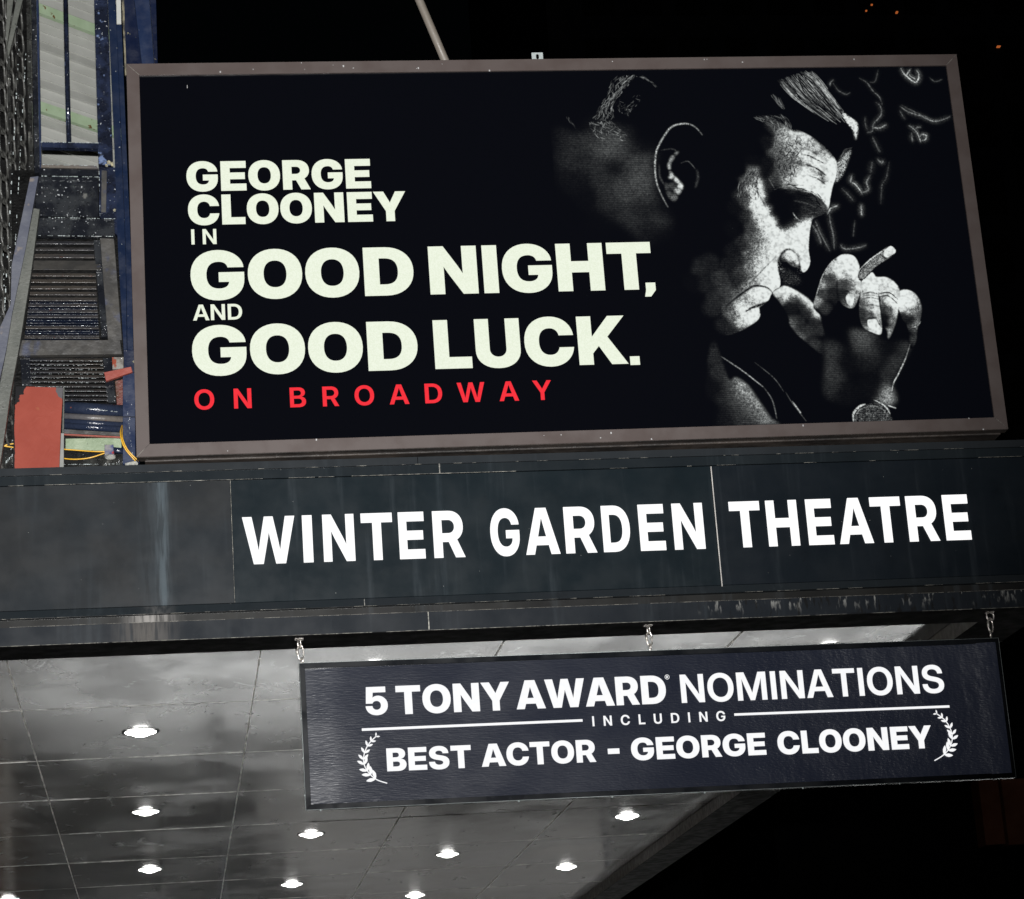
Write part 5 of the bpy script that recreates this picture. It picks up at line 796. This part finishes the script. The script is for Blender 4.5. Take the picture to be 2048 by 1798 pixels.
fplate('red_bracket', [208, 744.5, 262, 733, 265, 744, 212, 762], Y - .06, .03, M['red'])
fplate('rust_strip', [230, 762, 246, 758, 246, 812, 234, 812], Y + .03, .03, paint('rust_brown', (.05, .022, .010), (.10, .025, .018), 14, .5, bump=.4))
def pipe(y0, y1, r, mat, yy=Y): child(tubeobj('conduit_pipe', [at(128, y0, yy), at(247, y1, yy)], r, mat, None, 12), fr)
pipe(815, 823, .042, M['slatb'], Y); pipe(832.5, 839.5, .022, M['slat'], Y - .01); pipe(842.5, 850, .020, M['slatb'], Y - .012)
pipe(851, 859, .022, M['slatb'], Y - .015)
fplate('pipe_cradle', [127, 858, 243, 865, 241, 872, 128, 867], Y - .03, .03, M['plate'])
fplate('red_edge', [127, 867.4, 241, 873, 240, 875.5, 128, 869.8], Y - .032, .02, M['red'], 0)
fplate('mint_panel', [131, 877, 243, 875, 243, 903, 131, 899], Y + .01, .02, M['mint'])
fplate('wet_gutter', [126, 908, 247, 908, 247, 933, 126, 933], Y + .03, .05, M['grille'])
fplate('wet_gutter', [5, 885, 28, 885, 27, 940, 5, 940], Y + .06, .05, M['grille'])
jb = empty('junction_box', at(226, 910, Y - .08)); tag(jb, 'paint splashed junction box with a gray putty lump beside the blue column', 'junction box')
fplate('box_body', [209, 889, 227, 889, 228, 908, 209, 909], Y - .09, .05, paint('splashed_enamel', (.05, .06, .14), (.18, .17, .17), 22, .3, c3=(.22, .03, .03), t3=(.55, .6), s3=18), .003, jb)
child(tubeobj('box_nozzle', [at(226, 900, Y - .07), at(246, 902, Y - .07)], .020, M['slatb'], None, 10), jb)
bm = bmesh.new(); bmesh.ops.create_icosphere(bm, subdivisions=3, radius=.034)
for v in bm.verts: v.co = at(221, 914, Y - .085) + Vector((v.co.x, v.co.y * .6, v.co.z * .55)) * random.uniform(.88, 1.08)
child(finish('putty_lump', bm, paint('gray_putty', (.16, .16, .15), (.22, .22, .2), 20, .7)), jb)
# red primer panel
rp = empty('red_panel', at(75, 937, Y - .06)); tag(rp, 'upright steel panel brushed with red primer standing on the marquee roof', 'panel')
child(plate('primed_face', [25, 938, 29.7, 820, 31.2, 772, 126.4, 775, 121.7, 852, 118.6, 936], Y - .06, .02, None), rp)
nm = NT('red_primer_brushed_over_gray')                         # bare gray metal shows at the two upper corners
o = rp.children[0]; lx, lz = o.data.vertices[0].co.x, at(75, 772, Y - .06).z
xa, xb = at(30, 800, Y - .06).x, at(125, 800, Y - .06).x
dx = nm.math('SUBTRACT', nm.axis(0), (xa + xb) / 2 + .012); dz = nm.math('SUBTRACT', lz, nm.axis(2))
wob = nm.math('MULTIPLY', nm.math('SUBTRACT', nm.noise(18, 4), .5), .09)
lim = nm.ramp(nm.math('ADD', dz, wob), -.01, .16, .085, .165)
fgray = nm.ramp(nm.math('SUBTRACT', nm.math('ABSOLUTE', dx), nm.math('ADD', lim, nm.math('MULTIPLY', wob, .3))), -.001, .003)
cr = nm.mix(nm.ramp(nm.noise(5, 4), .3, .7), (.20, .038, .025), (.23, .048, .032))
cr = nm.mix(nm.ramp(nm.noise(5, 2, off=(.4, 0, .3)), .68, .74), cr, (.30, .15, .06))
cg = nm.mix(nm.ramp(nm.axis(0), (xa + xb) / 2 - .05, (xa + xb) / 2 + .05), (.006, .006, .007), (.075, .070, .075))
nm.bump(nm.noise(15, 5, (1, 1, .7), dist=1.2), .4, .008)
o.data.materials.append(nm.set(col=nm.mix(fgray, cr, cg), rough=.6, spec=.15))
child(plate('side_flange', [118.8, 935, 121.8, 866, 128, 866, 127.5, 935], Y - .062, .018, paint('gray_flange', (.16, .165, .155), (.2, .2, .19), 8, .5), None), rp)
child(plate('side_flange', [126.6, 772, 129, 776, 128, 865, 124, 865], Y - .058, .018, M['beam_gray'], None), rp)
# yellow cables
def cable(name, pts, lab):
    P = [at(a, b, c) for a, b, c in pts]; Q = []
    for i in range(len(P) - 1):
        p0, p1, p2, p3 = P[max(i - 1, 0)], P[i], P[i + 1], P[min(i + 2, len(P) - 1)]
        for t in (0, .2, .4, .6, .8): Q.append(.5 * (2 * p1 + (p2 - p0) * t + (2 * p0 - 5 * p1 + 4 * p2 - p3) * t * t + (3 * p1 - p0 - 3 * p2 + p3) * t ** 3))
    Q.append(P[-1]); tag(tubeobj(name, Q, .0042, M['cable'], None, 8), lab, 'cable', 'yellow cables at the foot of the steel frame')
cable('yellow_cable', [(246, 846, Y + .02), (241, 862, Y - .12), (243, 880, Y - .16), (252, 900, Y - .16), (271, 922, Y - .14)], 'yellow cable curving down the blue column, the left one of the pair')
cable('yellow_cable', [(247, 848, Y + .02), (244, 866, Y - .12), (247, 883, Y - .17), (257, 902, Y - .17), (277, 922, Y - .15)], 'yellow cable curving down the blue column, nearest the billboard corner')
cable('yellow_cable', [(128, 898.5, Y - .02), (160, 901, Y - .03), (190, 903, Y - .05), (214, 903, Y - .05)], 'nearly straight yellow cable crossing the pale green panel')
cable('yellow_cable', [(128, 917, Y - .02), (150, 918.5, Y - .04), (180, 915.5, Y - .05), (214, 904.5, Y - .05)], 'sagging yellow cable below the pale green panel')
cable('yellow_cable', [(4, 895, Y), (14, 889.5, Y), (30, 887, Y)], 'upper short yellow cable left of the red panel')
cable('yellow_cable', [(4, 891, Y), (14, 893, Y), (30, 895, Y)], 'lower short yellow cable left of the red panel')
# blue columns
bc = empty('blue_column', at(255, 925, Y - .1)); tag(bc, 'tall blue painted steel column against the left side of the billboard', 'column')
for nm_, px, yy, dd, mt in (('flange', [216, -3, 230, -3, 244, 500, 246, 500, 246, 926, 262, 926, 262, 740, 256, 500], Y - .06, .10, 'blue'),):
    pass
fplate('flange', [215.5, -3, 231, -3, 243, 300, 251, 500, 254, 700, 247, 700, 236, 500, 229, 300], Y - .05, .10, M['bluemid'], .002, bc)
fplate('web', [233, 49, 243.5, 49, 253, 300, 262, 500, 267, 700, 254.6, 700, 251.6, 500, 243.8, 300], Y - .03, .10, M['bluemid'], .002, bc)
fplate('lower_face', [245.5, 752, 270, 745, 271, 926, 245.5, 929], Y - .07, .10, M['blue'], .002, bc)
fplate('lower_web', [247, 700, 268, 700, 272, 745, 248, 752], Y - .04, .08, M['navy'], .002, bc)
fplate('lower_web', [271.5, 745, 277, 745, 279, 926, 272.5, 926], Y - .02, .05, M['navy'], .002, bc)
fplate('window_slot', [232.5, -3, 241.5, -3, 242.5, 47.5, 233.5, 47.5], Y + .02, .03, M['siding'], 0, bc)
fplate('splice_plate', [245.8, 833, 271, 833, 271, 834.6, 245.8, 834.2], Y - .074, .02, M['dark'], 0, bc)
fplate('foot_flashing', [250, 926, 272, 921, 276, 926, 276, 931, 250, 932], Y - .10, .04, paint('crushed_flashing', (.3, .3, .27), (.12, .12, .11), 40, .6, bump=.8), .002, bc)
bc2 = empty('blue_column', at(285, 128, Y + .5)); tag(bc2, 'blue steel column rising behind the billboard\'s top left corner', 'column')
fplate('web', [243, -3, 270, -3, 287, 150, 252, 150], Y + .42, .10, M['navy'], .002, bc2)
fplate('flange', [268, -3, 299, -3, 310, 150, 286, 150], Y + .35, .06, M['blue'], .003, bc2)
fplate('far_flange', [299.5, -3, 312, -3, 316, 150, 310.5, 150], Y + .42, .10, M['navy'], .002, bc2)
fplate('rust_edge', [243.5, -3, 248, -3, 253, 150, 250, 150], Y + .40, .015, paint('rust_edge', (.02, .02, .02), (.2, .18, .12), 30, .6, xyz=(1, 1, .5)), 0, bc2)
fplate('rust_edge', [256.5, 128, 259.6, 128, 263, 308, 260.5, 308], Y - .028, .01, paint('peeled_edge', (.22, .22, .17), (.03, .04, .06), 26, .6, xyz=(1, 1, .4)), 0, bc)
# ornamental iron grille seen edge-on
gr = empty('ornamental_grille', (-.93, 15.9, 6.0)); tag(gr, 'glossy black ornamental iron grille of stacked ovals at the far left edge', 'grille')
def gchild(o): return child(o, gr)
for px, yy, w in ((-6, 15.25, .03), (16, 15.35, .018), (33, 15.6, .014), (57, 15.8, .03)):
    a = at(px, 10, yy)
    gchild(box('upright_bar', a.x - w * .5, a.x + w * .5, yy, yy + .03, 5.9, 10.6, M['grille'], None, .003))
rng = random.Random(5)
OV = []
for ci, (px, yy) in enumerate(((8, 15.30), (26, 15.52), (47, 15.72))):
    z = 6.35 + .05 * ci
    while z < 9.7:
        a = at(px - 4 + (9.2 - z) * 3.2, 400, yy)
        OV.append((at(px, 1200, yy).x * 0 + a.x, yy, z)); z += .165
me0 = None
for x, y, z in OV:
    if me0 is None:
        o = tubeobj('oval_ring', [(.021 * math.cos(t), .07 * math.cos(t), .098 * math.sin(t)) for t in [2 * math.pi * k / 18 for k in range(18)]], .0085, M['rim'], None, 8, True); me0 = o.data
    else: o = link('oval_ring', me0, None)
    o.location = (x, y, z); o.rotation_euler = (0, 0, rng.uniform(-.05, .05)); gchild(o)
gchild(plate('back_strip', [-12, -5, 62, -5, 70, 345, 60, 560, -12, 900], 16.05, .05, M['dark'], None, 0))
for p in ([14, -3, 27, -3, 13, 100, 12, 60], [33, -3, 46, -3, 16, 118, 14, 95]):
    gchild(plate('diagonal_flat', p, 15.2, .02, M['beam_gray'], None))
# two leaning beams in front
lb = empty('leaning_beam', at(15, 900, 15.05)); tag(lb, 'dusty gray steel beam leaning in front of the louvres, its wide face to the viewer', 'beam')
child(plate('beam_face', [67, 416, 79.5, 418, 75.5, 445, 62.4, 543, 39, 690, 20.3, 789, 9.4, 867, -3, 950, -3, 780, 13.4, 700, 24.5, 630, 51.3, 500], 15.0, .07, M['beam_gray'], None), lb)
lb2 = empty('leaning_beam', at(35, 600, 15.15)); tag(lb2, 'smooth blue gray steel beam leaning just left of the dusty gray beam', 'beam')
child(plate('beam_face', [60.2, 354, 77, 352, 65.5, 416, 51, 498, 24, 628, 12, 702, -3, 770, -3, 660, 22, 608, 23.4, 530], 15.1, .07, M['beam_blue'], None), lb2)

# ================================================================ the building that carries the marquee, the street beyond
th = empty('theatre_building', (-2.8, 30, 0)); tag(th, 'theatre front wall with added unseen lit doors under the marquee, left of view', 'building')
def tchild(o): o.parent = th; o.matrix_parent_inverse = Matrix.Translation(-Vector((-2.8, 30, 0))); return o
tchild(box('wall', -3.6, -2.80, 16.5, 60, 0, 30, M['brick']))
for y in (24, 31, 35.5, 40, 44.5):
    tchild(box('door', -2.79, -2.74, y, y + 2.0, .15, 2.7, M['tower'])); tchild(box('door_pane', -2.738, -2.72, y + .15, y + .9, .4, 2.5, M['door_glow'])); tchild(box('door_pane', -2.738, -2.72, y + 1.1, y + 1.85, .4, 2.5, M['door_glow']))  # glowing panes added out of view as pale streaks in the soffit
sh = empty('shop', (6, 52, 0)); tag(sh, 'unseen lit shop front added across the side street for the soffit to mirror', 'building')
def schild(o): o.parent = sh; o.matrix_parent_inverse = Matrix.Translation(-Vector((6, 52, 0))); return o
schild(box('wall', 0, 16, 52.3, 60, 0, 6, M['tower']))
for x0_, x1_, z0_, z1_ in ((2.6, 9.5, 1.35, 1.75), (3.0, 10, 2.35, 2.6), (2.0, 5.5, .5, .9)):  # unseen glowing bands added for the soffit to mirror
    schild(box('added_light_band', x0_, x1_, 52.2, 52.29, z0_, z1_, M['shop_glow']))
tw = empty('office_tower', (42, 120, 0)); tag(tw, 'unlit tower standing against the night sky behind the billboard, a few orange lamps on it', 'building')
def wchild(o): o.parent = tw; o.matrix_parent_inverse = Matrix.Translation(-Vector((42, 120, 0))); return o
wchild(box('wall', 22, 75, 121, 150, 0, 90, M['tower']))
for px, py, w, h in ((1743, 10.5, 4, 3), (1732, 22.5, 3.5, 3), (1793.5, 25, 4.5, 3.2), (1997, 93.5, 8, 2.5)):
    a = at(px, py, 120.9); wchild(box('lamp', a.x - w * .012, a.x + w * .012, 120.8, 120.99, a.z - h * .012, a.z + h * .012, M['orange']))
for i in range(12):
    for j in range(9):
        x = 24 + i * 2.6; z = 30 + j * 4
        wchild(box('window', x, x + 1.8, 120.9, 120.995, z, z + 2.6, M['dark'])) if j % 1 == 0 else None
br = empty('brick_building', (36, 95, 0)); tag(br, 'dark brown building with brick piers beyond the lower right corner', 'building')
def bchild(o): o.parent = br; o.matrix_parent_inverse = Matrix.Translation(-Vector((36, 95, 0))); return o
bchild(box('wall', 24, 48, 96, 110, 0, 19, M['tower']))
for a, b, z0_, z1_ in ((1972, 1995, 1556, 1690), (2018, 2060, 1556, 1690)):
    p, q = at(a, z1_, 95), at(b, z0_, 95); bchild(box('brick_pier', p.x, q.x, 95, 95.98, p.z, q.z, M['pier']))
